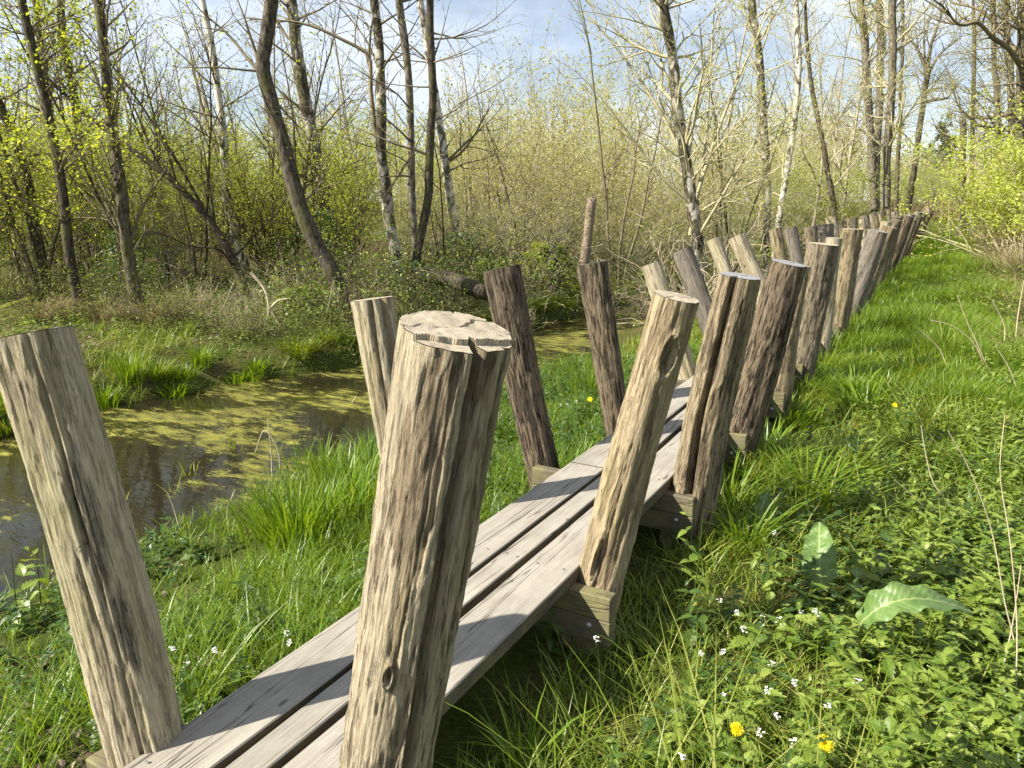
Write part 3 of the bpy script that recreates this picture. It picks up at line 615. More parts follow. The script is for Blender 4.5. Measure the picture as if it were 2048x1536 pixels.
# fields of grass (uncountable ground cover)
grass('grass', M['grass'], 7000, 9, 0.04, (-1.15, 3.2, 0.3, 7.5), (0.07, 0.23), (0.003, 0.0065), (0.05, 0.9), lambda q, s, x, y: np.clip(0.9-0.75*(q+0.55), 0.12, 1), 1.2, label='mixed meadow grass on the bank right of the boardwalk')
grass('grass', M['grass_lush'], 7500, 12, 0.07, (-1.15, 0.8, 7, 42), (0.14, 0.42), (0.005, 0.008), (0.05, 0.5), spow=1.6, label='bright strip of grass running along the right side of the far boardwalk')
grass('grass', M['grass'], 9000, 9, 0.10, (-0.2, 7, 6, 46), (0.12, 0.42), (0.005, 0.009), (0.1, 0.6), spow=1.5, label='green verge growth right of the far boardwalk')
grass('grass', M['grass_lush'], 8000, 9, 0.035, (-4.4, -1.55, -0.3, 9), (0.09, 0.27), (0.003, 0.006), (0.05, 0.6), lambda q, s, x, y: np.clip(-0.2+0.6*s, 0.06, 1)*np.where(q < -3.1, 0.22, 1), 1.2, label='fresh grass on the slope between boardwalk and ditch')
grass('grass', M['grass'], 5000, 9, 0.06, (-3.9, -1.6, 8, 40), (0.06, 0.16), (0.005, 0.008), (0.05, 0.5), spow=1.5, label='grass between the far boardwalk and the ditch')
fb = lambda q, s, x, y: np.interp(s, [4.6, 6.2, 20], [1, 0.6, 0.6])*np.clip(1.35 - (far_shore(s)-q)*0.45, 0.10, 1)*(0.25 + 0.9*(n2(x, y, 0.6, 2, 31) > 0.46))
grass('grass', M['grass'], 34000, 10, 0.08, (-16, -5.2, -6, 34), (0.07, 0.24), (0.004, 0.007), (0.05, 0.6), fb, 1.0, label='short green grass on the far bank of the ditch')
fd = lambda q, s, x, y: ((far_shore(s)-q) > 0.9)*(n2(x, y, 0.6, 3, 37) > 0.50)
grass('dry_grass', M['grass_dry'], 6000, 14, 0.10, (-18, -6.2, -6, 30), (0.15, 0.5), (0.004, 0.007), (0.2, 1.3), fd, 1.0, (0.4, 1.3), label='matted dry straw grass under the trees of the far bank')
grass('dry_grass', M['grass_dry'], 5200, 14, 0.14, (0.8, 6.5, 9, 46), (0.25, 0.7), (0.005, 0.009), (0.2, 1.0), lambda q, s, x, y: n2(x, y, 0.5, 2, 41) > 0.42, 1.2, (0.3, 1.1), label='pale dry grass at the right edge beside the far path')
grass('reeds', M['grass_dry'], 1500, 30, 0.5, (-6, 40, 75, 130), (0.9, 1.5), (0.03, 0.06), (0.02, 0.25), None, 1.0, label='pale reed bed in the clearing at the far end')

# nettles
def leaf_tpl(n=6, w=0.62, fold=0.22, droop=0.35, serr=0.20):
    t = np.linspace(0, 1, n+1); half = lambda u: 0.5*w*np.sin(math.pi*np.clip(u, 0, 1)**0.62)**0.9*(1-0.25*u)
    zc = lambda u: -droop*u**2
    V = [(u, 0, zc(u)) for u in t]; Fq = []
    for sg in (1, -1):
        e = len(V)
        for u in t: V.append((u-0.03, sg*half(u)*(1-serr), zc(u)+fold*half(u)))
        o = len(V)
        for k in range(n):
            u = (t[k]+t[k+1])/2 + 0.03; V.append((u+0.5/n*0.7, sg*(half(u)*1.06+0.01), zc(u)+fold*half(u)*0.9))
        for k in range(n):
            f = [k, e+k, o+k, e+k+1, k+1]; Fq.append(f if sg < 0 else f[::-1])
    return np.array(V, float), np.array(Fq)
LT, LF = leaf_tpl(serr=0.30)
LTs = np.array([(0, 0, 0), (0.35, 0.27, 0.03), (0.35, -0.27, 0.03), (0.42, 0, -0.04), (1, 0, -0.3), (0.7, 0.17, -0.1), (0.7, -0.17, -0.1)], float)
LFs = np.array([(0, 3, 1, 1), ]) ; LFs4 = np.array([(0, 2, 3, 1)]) ; LFt = np.array([(3, 6, 4), (3, 4, 5), (3, 5, 1), (3, 2, 6), (0, 3, 1), (0, 2, 3)])
def put_leaves(P, az, pitch, roll, L, tpl):
    """place leaf template: x along the leaf"""
    n = len(P); ca, sa = np.cos(az), np.sin(az); cp_, sp_ = np.cos(pitch), np.sin(pitch); cr_, sr_ = np.cos(roll), np.sin(roll)
    ex = np.stack([ca*cp_, sa*cp_, sp_], -1); ey0 = np.stack([-sa, ca, 0*ca], -1); ez0 = np.cross(ex, ey0)
    ey = ey0*cr_[:, None] + ez0*sr_[:, None]; ez = np.cross(ex, ey)
    return (P[:, None, :] + (tpl[None, :, 0:1]*ex[:, None] + tpl[None, :, 1:2]*ey[:, None] + tpl[None, :, 2:3]*ez[:, None])*L[:, None, None])
def nettle_leaves(x, y, z, H, rng, pairs=5, Lmax=0.075):
    """leaf transforms for nettle plants"""
    n = len(x); P = []; AZ = []; PI_ = []; LL = []; base = rng.uniform(0, 6.28, n)
    pv = rng.uniform(0.6, 1.15, n) if n > 1 else np.ones(1)
    lx = rng.normal(0, 0.12, n); ly = rng.normal(0, 0.12, n)
    for k in range(pairs):
        f = (k+1.2)/(pairs+0.2); hz = H*f
        for m in (0, 1):
            P.append(np.stack([x+lx*hz, y+ly*hz, z+hz], -1)); AZ.append(base + k*math.pi/2 + m*math.pi + rng.normal(0, .25, n))
            PI_.append(rng.normal(0.15, 0.32, n) + 0.35*(f-0.5)); LL.append(Lmax*pv*(1.15-0.75*f**2)*rng.uniform(0.7, 1.15, n))
    return np.concatenate(P), np.concatenate(AZ), np.concatenate(PI_), np.concatenate(LL)
def inst(Vp, faces):
    n, k = Vp.shape[:2]; b = (np.arange(n)*k)[:, None, None]
    return Vp.reshape(-1, 3), [(f[None]+b).reshape(-1, f.shape[1]) for f in faces]
def nettles(name, mat, n, reg, fn, hr, simple_=False, pairs=5, spow=1.0, Lmax=0.075, label=None):
    x, y, q, s = scatter(n, *reg, fn, RNG, spow); u = under_walk(x, y); z = ground_z(x, y); k = ~u & (z > WZ+0.02); x, y, z = x[k], y[k], z[k]
    H = RNG.uniform(hr[0], hr[1], len(x))*(0.7+0.6*n2(x, y, 0.9, 2, 51))
    P, az, pi_, L = nettle_leaves(x, y, z, H, RNG, pairs, Lmax)
    Vp = put_leaves(P, az, pi_, RNG.normal(0, .25, len(P)), L, LTs if simple_ else LT)
    V, Fs = inst(Vp, [LFt] if simple_ else [LF]); o = link(name, mesh_np(name, V, Fs), mat, None, False); tag(o, label, 'nettles', None, 'stuff')
nm = lambda q, s, x, y: np.clip((q+0.55)*1.1, 0.0, 1)*np.clip((n2(x, y, 0.75, 3, 61)-0.30)*5, 0.06, 1)
nettles('nettle_cover', M['nettle'], 3400, (-0.9, 3.0, 0.8, 6.5), nm, (0.12, 0.32), label='sunlit nettle patch covering the bank in the right foreground')
nettles('nettle_cover', M['nettle'], 4200, (-0.4, 4.2, 5.5, 15), lambda q, s, x, y: np.clip(q*0.8+0.1, 0, 1)*np.clip((n2(x, y, 0.5, 3, 63)-0.32)*5, 0.05, 1), (0.15, 0.40), True, 4, 1.0, 0.10, label='nettles and herbs on the bank farther right')
nettles('nettle_cover', M['nettle'], 1000, (0.0, 4, 14, 40), None, (0.2, 0.45), True, 4, 1.3, 0.16, label='low herbs along the far right of the path')
nb = lambda q, s, x, y: np.clip((n2(x, y, 0.8, 2, 67)-0.40)*7, 0.03, 1)*np.clip((s-0.9)*1.2, 0, 1)
nettles('nettle_cover', M['nettle_dark'], 1500, (-4.4, -1.75, 0.6, 8.5), nb, (0.10, 0.25), Lmax=0.085, label='dark green nettles on the slope down to the ditch')
nettles('bramble_cover', M['nettle'], 9000, (-15, -5.6, -4, 24), lambda q, s, x, y: np.clip((n2(x, y, 0.5, 3, 71)-0.42)*8, 0.05, 1)*np.clip((far_shore(s)-q)*0.9, 0, 1), (0.08, 0.40), True, 4, 1.0, 0.06, label='brambles and ground ivy under the trees beyond the ditch')

nettles('nettle_cover', M['nettle'], 1250, (-0.65, 1.5, 0.9, 4.4), lambda q, s, x, y: np.clip((q+0.60)*1.5 + (n2(x, y, 1.3, 2, 91)-0.5)*1.5 + 0.25*(s < 1.9), 0.05, 1), (0.15, 0.30), pairs=5, Lmax=0.088, label='large serrated nettles filling the bottom right corner')
nettles('nettle_cover', M['nettle_dark'], 420, (-0.7, 2.2, 1.0, 6.0), None, (0.12, 0.34), pairs=6, Lmax=0.075, label='darker taller nettles mixed into the right bank')
grass('grass', M['grass'], 700, 5, 0.03, (-0.6, 2.0, 1.0, 5.5), (0.22, 0.45), (0.003, 0.006), (0.1, 0.8), None, 1.2, (0.3, 1.2), label='taller loose grass blades arching over the right nettles')
# leaf litter
def litter(n, reg, L, label, fn=None):
    x, y, q, s = scatter(n, *reg, fn); z = ground_z(x, y); k = z > WZ+0.03; x, y, z = x[k], y[k], z[k]; m = len(x)
    Vp = put_leaves(np.stack([x, y, z+RNG.uniform(0.005, 0.03, m)], -1), RNG.uniform(0, 6.28, m), RNG.normal(0, .3, m), RNG.normal(0, .5, m), RNG.uniform(L[0], L[1], m), LT*np.array([1, 1.0, 1.3]))
    V, Fs = inst(Vp, [LF]); o = link('leaf_litter', mesh_np('leaf_litter', V, Fs), M['litter'], None, False); tag(o, label, 'leaf litter', None, 'stuff')
litter(3200, (-3.4, -1.6, -0.2, 2.6), (0.03, 0.07), 'dry brown leaf litter around the pale post at the left', lambda q, s, x, y: np.clip(1.3-0.45*s, 0.05, 1))
litter(1800, (-12, -6.6, -2, 14), (0.05, 0.10), 'brown leaf litter and debris on the far bank of the ditch', lambda q, s, x, y: n2(x, y, 0.45, 2, 77) > 0.45)

# ------------------------------------------------------------------ trees
def grow(rg, p, d, L, r, lvl, P, segs, tips):
    n = max(2, int(round(L/P['step'][lvl]))); st = L/n; wig = P['wig'][lvl]; tro = P['trop'][lvl]; last = lvl == P['levels']-1
    px, py, pz = p; dx, dy, dz = d; nc = P['kids'][lvl]*L if not last else 0
    for i in range(n):
        dx += rg.gauss(0, wig); dy += rg.gauss(0, wig); dz += rg.gauss(0, wig) + tro
        m = math.sqrt(dx*dx+dy*dy+dz*dz); dx /= m; dy /= m; dz /= m
        qx, qy, qz = px+dx*st, py+dy*st, pz+dz*st; ra = r*(1-0.85*i/n); rb = r*(1-0.85*(i+1)/n)
        segs.append((px, py, pz, qx, qy, qz, ra, rb)); px, py, pz = qx, qy, qz
        f = (i+1)/n
        if not last:
            c = nc/n*(0 if f < P['bare'][lvl] else 1); k = int(c) + (rg.random() < c-int(c))
            for _ in range(k):
                a = rg.uniform(0, 2*math.pi); sp = rg.uniform(*P['ang'][lvl]); ux, uy, uz = rg.gauss(0, 1), rg.gauss(0, 1), rg.gauss(0, 1)
                dt = ux*dx+uy*dy+uz*dz; ux -= dt*dx; uy -= dt*dy; uz -= dt*dz; um = math.sqrt(ux*ux+uy*uy+uz*uz)+1e-6
                cs, sn = math.cos(sp), math.sin(sp)
                grow(rg, (px, py, pz), (dx*cs+ux/um*sn, dy*cs+uy/um*sn, dz*cs+uz/um*sn), L*rg.uniform(*P['len'][lvl])*(1.15-0.6*f), max(rb*0.6, P['rmin']), lvl+1, P, segs, tips)
        if last or f > 0.75: tips.append((px, py, pz, dx, dy, dz))
def leaves_mesh(name, tips, per, size, rng, spread=0.06, keep=1.0):
    t = np.array(tips); t = t[rng.random(len(t)) < keep]
    if not len(t): return None
    t = np.repeat(t, per, 0); n = len(t); P = t[:, :3] + rng.normal(0, spread, (n, 3)); az = rng.uniform(0, 6.28, n); pi_ = rng.normal(0.0, 0.6, n)
    tpl = np.array([(0, 0, 0), (0.5, 0.36, 0.06), (1, 0, 0), (0.5, -0.36, 0.06)], float)
    Vp = put_leaves(P, az, pi_, rng.normal(0, .8, n), rng.uniform(size[0], size[1], n), tpl); V, Fs = inst(Vp, [np.array([[0, 1, 2, 3]])]); return mesh_np(name, V, Fs)
TREE = dict(levels=3, step=(0.22, 0.18, 0.14), wig=(0.11, 0.14, 0.16), trop=(0.03, 0.02, 0.02), kids=(3.2, 3.5, 0), bare=(0.15, 0.1, 0), ang=((0.5, 1.0), (0.4, 1.0), (0, 0)), len=((0.35, 0.6), (0.35, 0.6), (0, 0)), rmin=0.0035)
def px_tree(name, label, cat, pts, Y, w, mat, twig, seed, ext=2.5, nb=26, bl=(0.9, 2.2), z0=1.0, leaf=None, lper=2, lsize=(0.03, 0.05), lkeep=0.6, side=None, limbs=(), group=None, up=0.5, P=TREE, base=True, k=10):
    """pts: trunk centre line in photo pixels from top to bottom, standing Y metres away"""
    rg = random.Random(seed); rng = np.random.default_rng(seed)
    W3 = [at_Y(x, y, Y + 0.0) for (x, y) in pts][::-1]
    gzv = float(ground_z(W3[0][0], W3[0][1]))
    if base and W3[0][2] > gzv: W3 = [np.array((W3[0][0]+(W3[0][0]-W3[1][0])*0.15, W3[0][1], gzv-0.12))] + W3
    d = W3[-1]-W3[-2]; d = d/np.linalg.norm(d); nvis = len(W3)
    if ext: d = norm(d*0.6+np.array((0, 0, 0.5))); W3 = W3 + [W3[-1]+d*ext*0.5+np.array((rg.uniform(-.15, .15), rg.uniform(-.3, .3), 0)), W3[-1]+d*ext+np.array((rg.uniform(-.3, .3), rg.uniform(-.4, .4), 0))]
    n = 44; C = spline(W3, n); t = np.linspace(0, 1, n)
    C = C + np.stack([fbm(np.stack([t*7, t*0+seed, t*0], -1), 2, seed)-0.5, fbm(np.stack([t*7, t*0+seed+9, t*0], -1), 2, seed)-0.5, t*0], -1)*0.10
    zc = depth(np.mean(W3[:nvis], axis=0)); r0 = w[1]/2/F*zc; r1 = w[0]/2/F*zc
    vis = (W3[nvis-1][2]-W3[0][2])/max(0.1, C[-1][2]-W3[0][2])
    rad = np.interp(t, [0, 0.04, 0.12, vis, 1], [r0*1.5, r0*1.15, r0, r1, max(0.012, r1*0.35) if ext else r1*0.8])
    root = empty(name, W3[0], label, cat, group); o0 = W3[0]
    V, Fq = tube_np(C-o0, rad, k, 0.16, seed); link('trunk', mesh_np('trunk', V, [Fq]), mat, root)
    segs = []; tips = []
    for lp in limbs:                       # visible limbs drawn by hand: (points px, width px, dY)
        lpts, lw = lp[0], lp[1]; LW = [at_Y(x, y, Y+(lp[2] if len(lp) > 2 else 0)*i/len(lpts)) for i, (x, y) in enumerate(lpts)]; LC = spline(LW, 18); lr = lw/2/F*zc
        for i in range(17):
            segs.append((*LC[i], *LC[i+1], lr*(1-0.75*i/17), lr*(1-0.75*(i+1)/17)))
            if i > 3 and rg.random() < 0.75:
                dd = norm(LC[i+1]-LC[i]); v = norm(np.array((rg.gauss(0, .8), rg.gauss(0, .8), rg.gauss(0.5, .6)))+dd*0.6)
                grow(rg, tuple(LC[i]), tuple(v), rg.uniform(*bl)*0.6, max(0.004, lr*0.3), 1, P, segs, tips)
    for b in range(nb):
        f = rg.uniform(0, 1)**0.85; zt = o0[2] + z0 + (C[-1][2]-o0[2]-z0)*f; i = int(np.argmin(np.abs(C[:, 2]-zt))); i = min(i, n-2); p = C[i]
        a = rg.uniform(0, 2*math.pi); el = rg.gauss(up, 0.35); v = (math.cos(a)*math.cos(el), math.sin(a)*math.cos(el), math.sin(el))
        if side is not None and rg.random() < 0.6: v = (abs(v[0])*side, v[1], v[2])
        grow(rg, tuple(p), v, rg.uniform(*bl)*(1.1-0.5*f), max(0.006, rad[i]*rg.uniform(0.18, 0.36)), 0, P, segs, tips)
    if segs:
        a = np.array(segs); a[:, 0:3] -= o0; a[:, 3:6] -= o0; link('branches', seg_mesh('branches', a, 4), twig, root)
    if leaf and tips:
        tt = np.array(tips); tt[:, :3] -= o0; me = leaves_mesh('foliage', tt, lper, lsize, rng, 0.07, lkeep)
        if me: link('foliage', me, leaf, root, False)
    return root
BR, BD, BG, BB = M['bark_brown'], M['bark_dark'], M['bark_grey'], M['birch']; LFm = M['leaf_fresh']; TD, TB, TG, TO = M['twig_dark'], M['twig_brown'], M['twig_grey'], M['twig_olive']
lk = dict(leaf=LFm, lper=5, lsize=(0.04, 0.075), lkeep=0.9)
px_tree('alder_tree', 'slim mossy alder leaning at the far left edge', 'tree', [(0, 215), (40, 300), (72, 460), (98, 585)], 13.5, (15, 18), BD, TB, 101, nb=30, **lk)
px_tree('alder_tree', 'dark alder with a gently bowed trunk beside the moss-covered log', 'tree', [(45, 0), (70, 115), (90, 215), (120, 380), (140, 500), (160, 632)], 11.6, (15, 20), BD, TB, 102, nb=36, z0=1.4, **lk)
px_tree('alder_tree', 'thin alder trunk between the bowed alder and the straight dark trunk', 'tree', [(72, 0), (90, 150), (112, 300), (125, 540)], 15, (12, 15), BR, TB, 103, nb=30, **lk)
px_tree('alder_tree', 'straight dark alder trunk standing in the shade on the left', 'tree', [(120, 0), (150, 200), (158, 350), (163, 540)], 15.5, (14, 20), BD, TB, 104, nb=24, **lk)
px_tree('alder_tree', 'alder wrapped in upright shoots and dry grass at its foot', 'tree', [(195, 0), (210, 125), (230, 275), (245, 375), (260, 500), (282, 650)], 11.5, (17, 25), BR, TB, 105, nb=46, z0=0.4, bl=(0.8, 2.2), up=1.1, lkeep=0.5, leaf=LFm, lper=2, lsize=(0.03, 0.05))
px_tree('willow_tree', 'willow with long bare stems leaning far to the left over the bank', 'tree', [(75, 125), (150, 210), (240, 282), (300, 328), (375, 392), (450, 492), (492, 595)], 13, (5, 17), BD, TD, 106, ext=1.0, nb=26, z0=0.6, bl=(0.7, 2.0), up=0.9, limbs=[([(450, 490), (415, 430), (340, 300), (250, 165), (140, 30)], 10, 1), ([(470, 540), (440, 500), (380, 492), (330, 470), (300, 462)], 6, -1), ([(400, 420), (330, 350), (260, 200), (200, 110)], 7, 0.6), ([(430, 450), (420, 380), (412, 330), (405, 280)], 6)], leaf=LFm, lper=1, lkeep=0.4)
px_tree('birch_tree', 'slender pale birch leaning left with a kinked upper trunk', 'tree', [(405, 0), (416, 60), (435, 165), (447, 280), (452, 390), (470, 480), (497, 560)], 15, (12, 17), BB, TB, 107, nb=24, z0=2.0, leaf=LFm, lper=1, lkeep=0.5, limbs=[([(470, 478), (485, 455), (498, 432)], 6), ([(474, 490), (486, 430), (490, 360)], 8)])
px_tree('alder_tree', 'thick dark tree with an S-curved trunk on the far bank', 'tree', [(545, -20), (530, 75), (524, 128), (546, 200), (575, 300), (602, 405), (635, 485), (665, 540), (692, 640)], 11.3, (25, 33), M['bark_curved'], TB, 108, nb=22, z0=2.6, k=14, leaf=LFm, lper=1, lkeep=0.3, limbs=[([(548, 200), (580, 235), (610, 265)], 5), ([(612, 400), (632, 380), (650, 345)], 5)])
px_tree('birch_tree', 'stout birch with white peeling bark low on its mossy trunk', 'tree', [(580, -20), (600, 125), (615, 225), (635, 325), (648, 420), (660, 480)], 16, (20, 26), M['birch_dark'], TB, 109, nb=30, z0=1.5, leaf=LFm, lper=2, lkeep=0.5, k=12)
px_tree('birch_tree', 'birch with a pale forked side limb arching to the left', 'tree', [(748, -20), (758, 125), (764, 225), (762, 300), (770, 375), (781, 450), (792, 500)], 13.5, (17, 24), M['birch_dark'], TB, 110, nb=24, z0=1.8, k=12, leaf=LFm, lper=1, lkeep=0.4, limbs=[([(752, 275), (741, 175), (736, 110), (690, 82), (610, 48), (500, 38)], 10), ([(737, 115), (742, 60), (750, 0)], 6)])
px_tree('alder_tree', 'grey alder forking low beside the birch with the arching limb', 'tree', [(795, -20), (814, 150), (820, 275), (824, 400), (832, 480)], 13.2, (15, 15), BG, TB, 111, nb=22, z0=2.0, leaf=LFm, lper=1, lkeep=0.4)
px_tree('alder_tree', 'dark alder stem leaning right out of the low fork', 'tree', [(860, -20), (863, 100), (867, 200), (858, 325), (846, 450), (832, 550), (828, 610)], 12.8, (14, 19), BD, TB, 112, nb=22, z0=2.4, leaf=LFm, lper=1, lkeep=0.4)
px_tree('birch_tree', 'pale birch crossing behind the dark alder stem, foot in ivy', 'tree', [(838, -20), (850, 75), (870, 200), (885, 300), (900, 400), (917, 490)], 17, (14, 19), BB, TB, 113, nb=22, z0=2.4, leaf=LFm, lper=1, lkeep=0.4)
px_tree('birch_tree', 'dark trunked birch rising from shaggy brush in the middle right', 'tree', [(1322, -20), (1336, 75), (1345, 140), (1355, 225), (1370, 325), (1384, 425), (1396, 520)], 13.5, (20, 25), M['birch_dark'], TO, 114, nb=60, z0=1.6, k=12, bl=(0.9, 2.6), leaf=LFm, lper=2, lkeep=0.5, up=0.75, limbs=[([(1372, 330), (1330, 240), (1280, 160), (1220, 80), (1165, 20)], 9, 1), ([(1385, 420), (1430, 280), (1480, 150), (1540, 20)], 9, -1), ([(1392, 480), (1440, 400), (1500, 300), (1560, 230)], 7, -1), ([(1390, 460), (1370, 330), (1320, 200), (1290, 110)], 7, 1), ([(1380, 470), (1410, 300), (1420, 150), (1430, 0)], 8)])
px_tree('alder_tree', 'pale trunked alder behind the ninth left post', 'tree', [(1505, 0), (1516, 100), (1524, 200), (1531, 300), (1535, 440)], 22, (15, 16), M['birch_dark'], TO, 115, nb=34, z0=2.5, leaf=LFm, lper=1, lsize=(0.04, 0.07), lkeep=0.6, bl=(1.0, 2.6), up=0.8, limbs=[([(1516, 110), (1500, 50), (1480, 0)], 8), ([(1514, 90), (1540, 45), (1565, 0)], 7)])
px_tree('alder_tree', 'thin pale stem curving left at its foot behind the posts', 'tree', [(1591, 0), (1597, 100), (1590, 240), (1570, 375), (1558, 445)], 24, (11, 13), M['birch'], TO, 116, nb=30, z0=2.0, leaf=LFm, lper=1, lsize=(0.04, 0.07), lkeep=0.6, bl=(1, 2.4), up=0.8)
px_tree('alder_tree', 'slim forked alder with bare upswept limbs over the far left posts', 'tree', [(1610, 60), (1628, 200), (1652, 320), (1672, 450)], 25, (7, 12), BR, TO, 117, nb=34, z0=1.5, leaf=LFm, lper=1, lsize=(0.04, 0.07), lkeep=0.6, bl=(1, 2.8), up=0.8)
for (lab, pts, Y, w, mt, sd) in [
  ('leftmost tall grey trunk of the cluster behind the far posts', [(1720, -20), (1729, 75), (1736, 200), (1744, 325), (1748, 430)], 33, (14, 16), BG, 118),
  ('middle tall grey trunk of the cluster behind the far posts', [(1760, -20), (1762, 100), (1757, 225), (1752, 350), (1750, 430)], 35, (13, 16), BG, 119),
  ('rightmost pale trunk of the cluster, with a long side limb', [(1787, -20), (1785, 125), (1777, 250), (1769, 425)], 31, (14, 16), BG, 120),
  ('thin dark trunk just right of the grey cluster', [(1806, 60), (1802, 200), (1796, 330), (1790, 425)], 40, (6, 9), BR, 121)]:
    px_tree('alder_tree', lab, 'tree', pts, Y, w, mt, TO, sd, ext=3, nb=46, z0=3.0, bl=(1.2, 3.6), up=0.6, leaf=LFm, lper=1, lsize=(0.05, 0.08), lkeep=0.5, limbs=[([(1785, 108), (1815, 85), (1850, 62)], 8)] if sd == 120 else [])
px_tree('oak_tree', 'dark lone oak leaning right with bare crooked limbs against the sky', 'tree', [(1855, 140), (1844, 225), (1829, 325), (1814, 430)], 42, (10, 13), BD, TB, 122, ext=0, nb=14, z0=7, bl=(1.5, 3.5), limbs=[([(1854, 142), (1835, 100), (1812, 60), (1800, 0)], 8), ([(1855, 140), (1862, 90), (1880, 40), (1890, -10)], 9), ([(1846, 205), (1870, 200), (1895, 195), (1912, 165)], 7), ([(1850, 160), (1880, 110), (1925, 70)], 6), ([(1852, 150), (1848, 90), (1850, 20)], 6)])
px_tree('dead_tree', 'dead broken trunk with one crooked branch at the path edge', 'tree', [(1925, 238), (1926, 300), (1925, 380), (1924, 455)], 30, (11, 17), BR, TB, 123, ext=0, nb=3, z0=2.5, bl=(0.5, 1.0), limbs=[([(1924, 280), (1905, 275), (1890, 270), (1876, 262), (1868, 245)], 6), ([(1926, 240), (1915, 190), (1900, 150), (1880, 120)], 3)])
for (lab, pts, Y, w, mt, sd, lm) in [
  ('old oak at the right edge with gnarled limbs reaching over the path', [(2047, -20), (2043, 120), (2040, 240), (2038, 400)], 26, (17, 20), BR, 124, [([(2040, 130), (2015, 95), (1985, 75), (1955, 45), (1920, 50), (1880, 5)], 14, -2), ([(2035, 110), (2000, 60), (1960, 20), (1900, 5)], 11, 2), ([(2040, 220), (1990, 235), (1940, 232), (1890, 130)], 7, 2), ([(1985, 75), (1990, 30), (1975, 0)], 7), ([(2040, 60), (2020, 20), (2010, -20)], 8)]),
  ('straight tall trunk just left of the gnarled oak', [(2012, -20), (2018, 120), (2022, 250), (2026, 400)], 32, (12, 14), BG, 125, []),
  ('slim grey trunk rising behind the yellow green bush', [(1985, -20), (1990, 120), (1996, 250), (2000, 400)], 36, (9, 11), BG, 126, []),
  ('thin trunk behind the dead broken one', [(1948, 60), (1946, 200), (1945, 300), (1945, 430)], 44, (7, 9), BR, 127, [])]:
    px_tree('oak_tree', lab, 'tree', pts, Y, w, mt, TB, sd, ext=3, nb=30, z0=3.5, bl=(1.2, 3.4), up=0.4, limbs=lm, leaf=M['leaf_willow'], lper=2, lsize=(0.05, 0.09), lkeep=0.6)

# prototypes for shrubs and far trees, copied with all parts
def shrub_proto(name, label, cat, group, seed, stems, H, spread, P, twig, leaf, lper, lsize, lkeep, rstem=0.028, bare=None, tk=3):
    rg = random.Random(seed); rng = np.random.default_rng(seed); segs = []; tips = []; ss = []
    for i in range(stems):
        a = rg.uniform(0, 6.28); r = rg.uniform(0, 0.35); el = rg.uniform(*spread); v = (math.cos(a)*math.cos(el), math.sin(a)*math.cos(el), math.sin(el))
        grow(rg, (r*math.cos(a), r*math.sin(a), -0.05), v, H*rg.uniform(0.65, 1.1), rstem*rg.uniform(0.6, 1.2), 0, P, segs, tips)
    root = empty(name, (0, 0, -50), label, cat, group)
    link('branches', seg_mesh('branches', segs, tk), twig, root)
    if leaf:
        me = leaves_mesh('foliage', tips, lper, lsize, rng, 0.08, lkeep); link('foliage', me, leaf, root, False)
    return root
SP = dict(levels=3, step=(0.28, 0.2, 0.15), wig=(0.09, 0.13, 0.16), trop=(0.012, 0.02, 0.02), kids=(2.8, 3.2, 0), bare=(0.12, 0.1, 0), ang=((0.3, 0.9), (0.3, 0.9), (0, 0)), len=((0.25, 0.5), (0.3, 0.55), (0, 0)), rmin=0.0055)
TP = dict(levels=4, step=(0.5, 0.35, 0.28, 0.22), wig=(0.05, 0.11, 0.14, 0.16), trop=(0.02, 0.03, 0.02, 0.02), kids=(2.1, 1.7, 2.4, 0), bare=(0.25, 0.15, 0.1, 0), ang=((0.5, 1.0), (0.4, 0.9), (0.3, 0.9), (0, 0)), len=((0.28, 0.45), (0.4, 0.6), (0.35, 0.5), (0, 0)), rmin=0.006)
protos = {}
for k in range(3):
    protos['w', k] = shrub_proto('willow_shrub', None, 'shrub', None, 200+k, 24, 4.6, (0.55, 1.5), SP, (TO, TG, TO)[k], M['leaf_willow'], 2, (0.04, 0.075), 0.75)
    protos['u', k] = shrub_proto('alder_shrub', None, 'shrub', None, 210+k, 20, 4.6, (1.05, 1.55), SP, (TB, TG, TD)[k], LFm, 3, (0.045, 0.085), 0.75)
    protos['t', k] = shrub_proto('bare_tree', None, 'tree', None, 220+k, 1, 9.5, (1.45, 1.57), TP, TG, M['leaf_willow'], 1, (0.05, 0.08), 0.35, 0.13, tk=4)
    protos['b', k] = shrub_proto('bramble_bush', None, 'shrub', None, 230+k, 60, 1.6, (0.1, 1.4), dict(SP, wig=(0.16, 0.2, 0.2), trop=(-0.05, -0.03, 0), kids=(2.4, 2.5, 0)), M['stalk'] if k == 1 else (TB, TB, TD)[k], M['nettle'], (3, 1, 3)[k], (0.03, 0.06), (0.6, 0.25, 0.6)[k], 0.007)
for k in range(3):
    protos['s', k] = shrub_proto('sapling', None, 'tree', None, 250+k, 2+k, 6.2, (1.28, 1.56), dict(SP, kids=(2.0, 2.6, 0), wig=(0.05, 0.13, 0.16), trop=(0.02, 0.02, 0.02), bare=(0.2, 0.1, 0), len=((0.18, 0.32), (0.3, 0.5), (0, 0))), (TD, TB, TD)[k], LFm, 2, (0.04, 0.075), 0.6, 0.04, tk=5)
protos['g', 0] = shrub_proto('spring_bush', None, 'shrub', None, 240, 40, 3.6, (0.5, 1.5), SP, TO, M['leaf_bright'], 6, (0.05, 0.085), 1.0)
used = set()
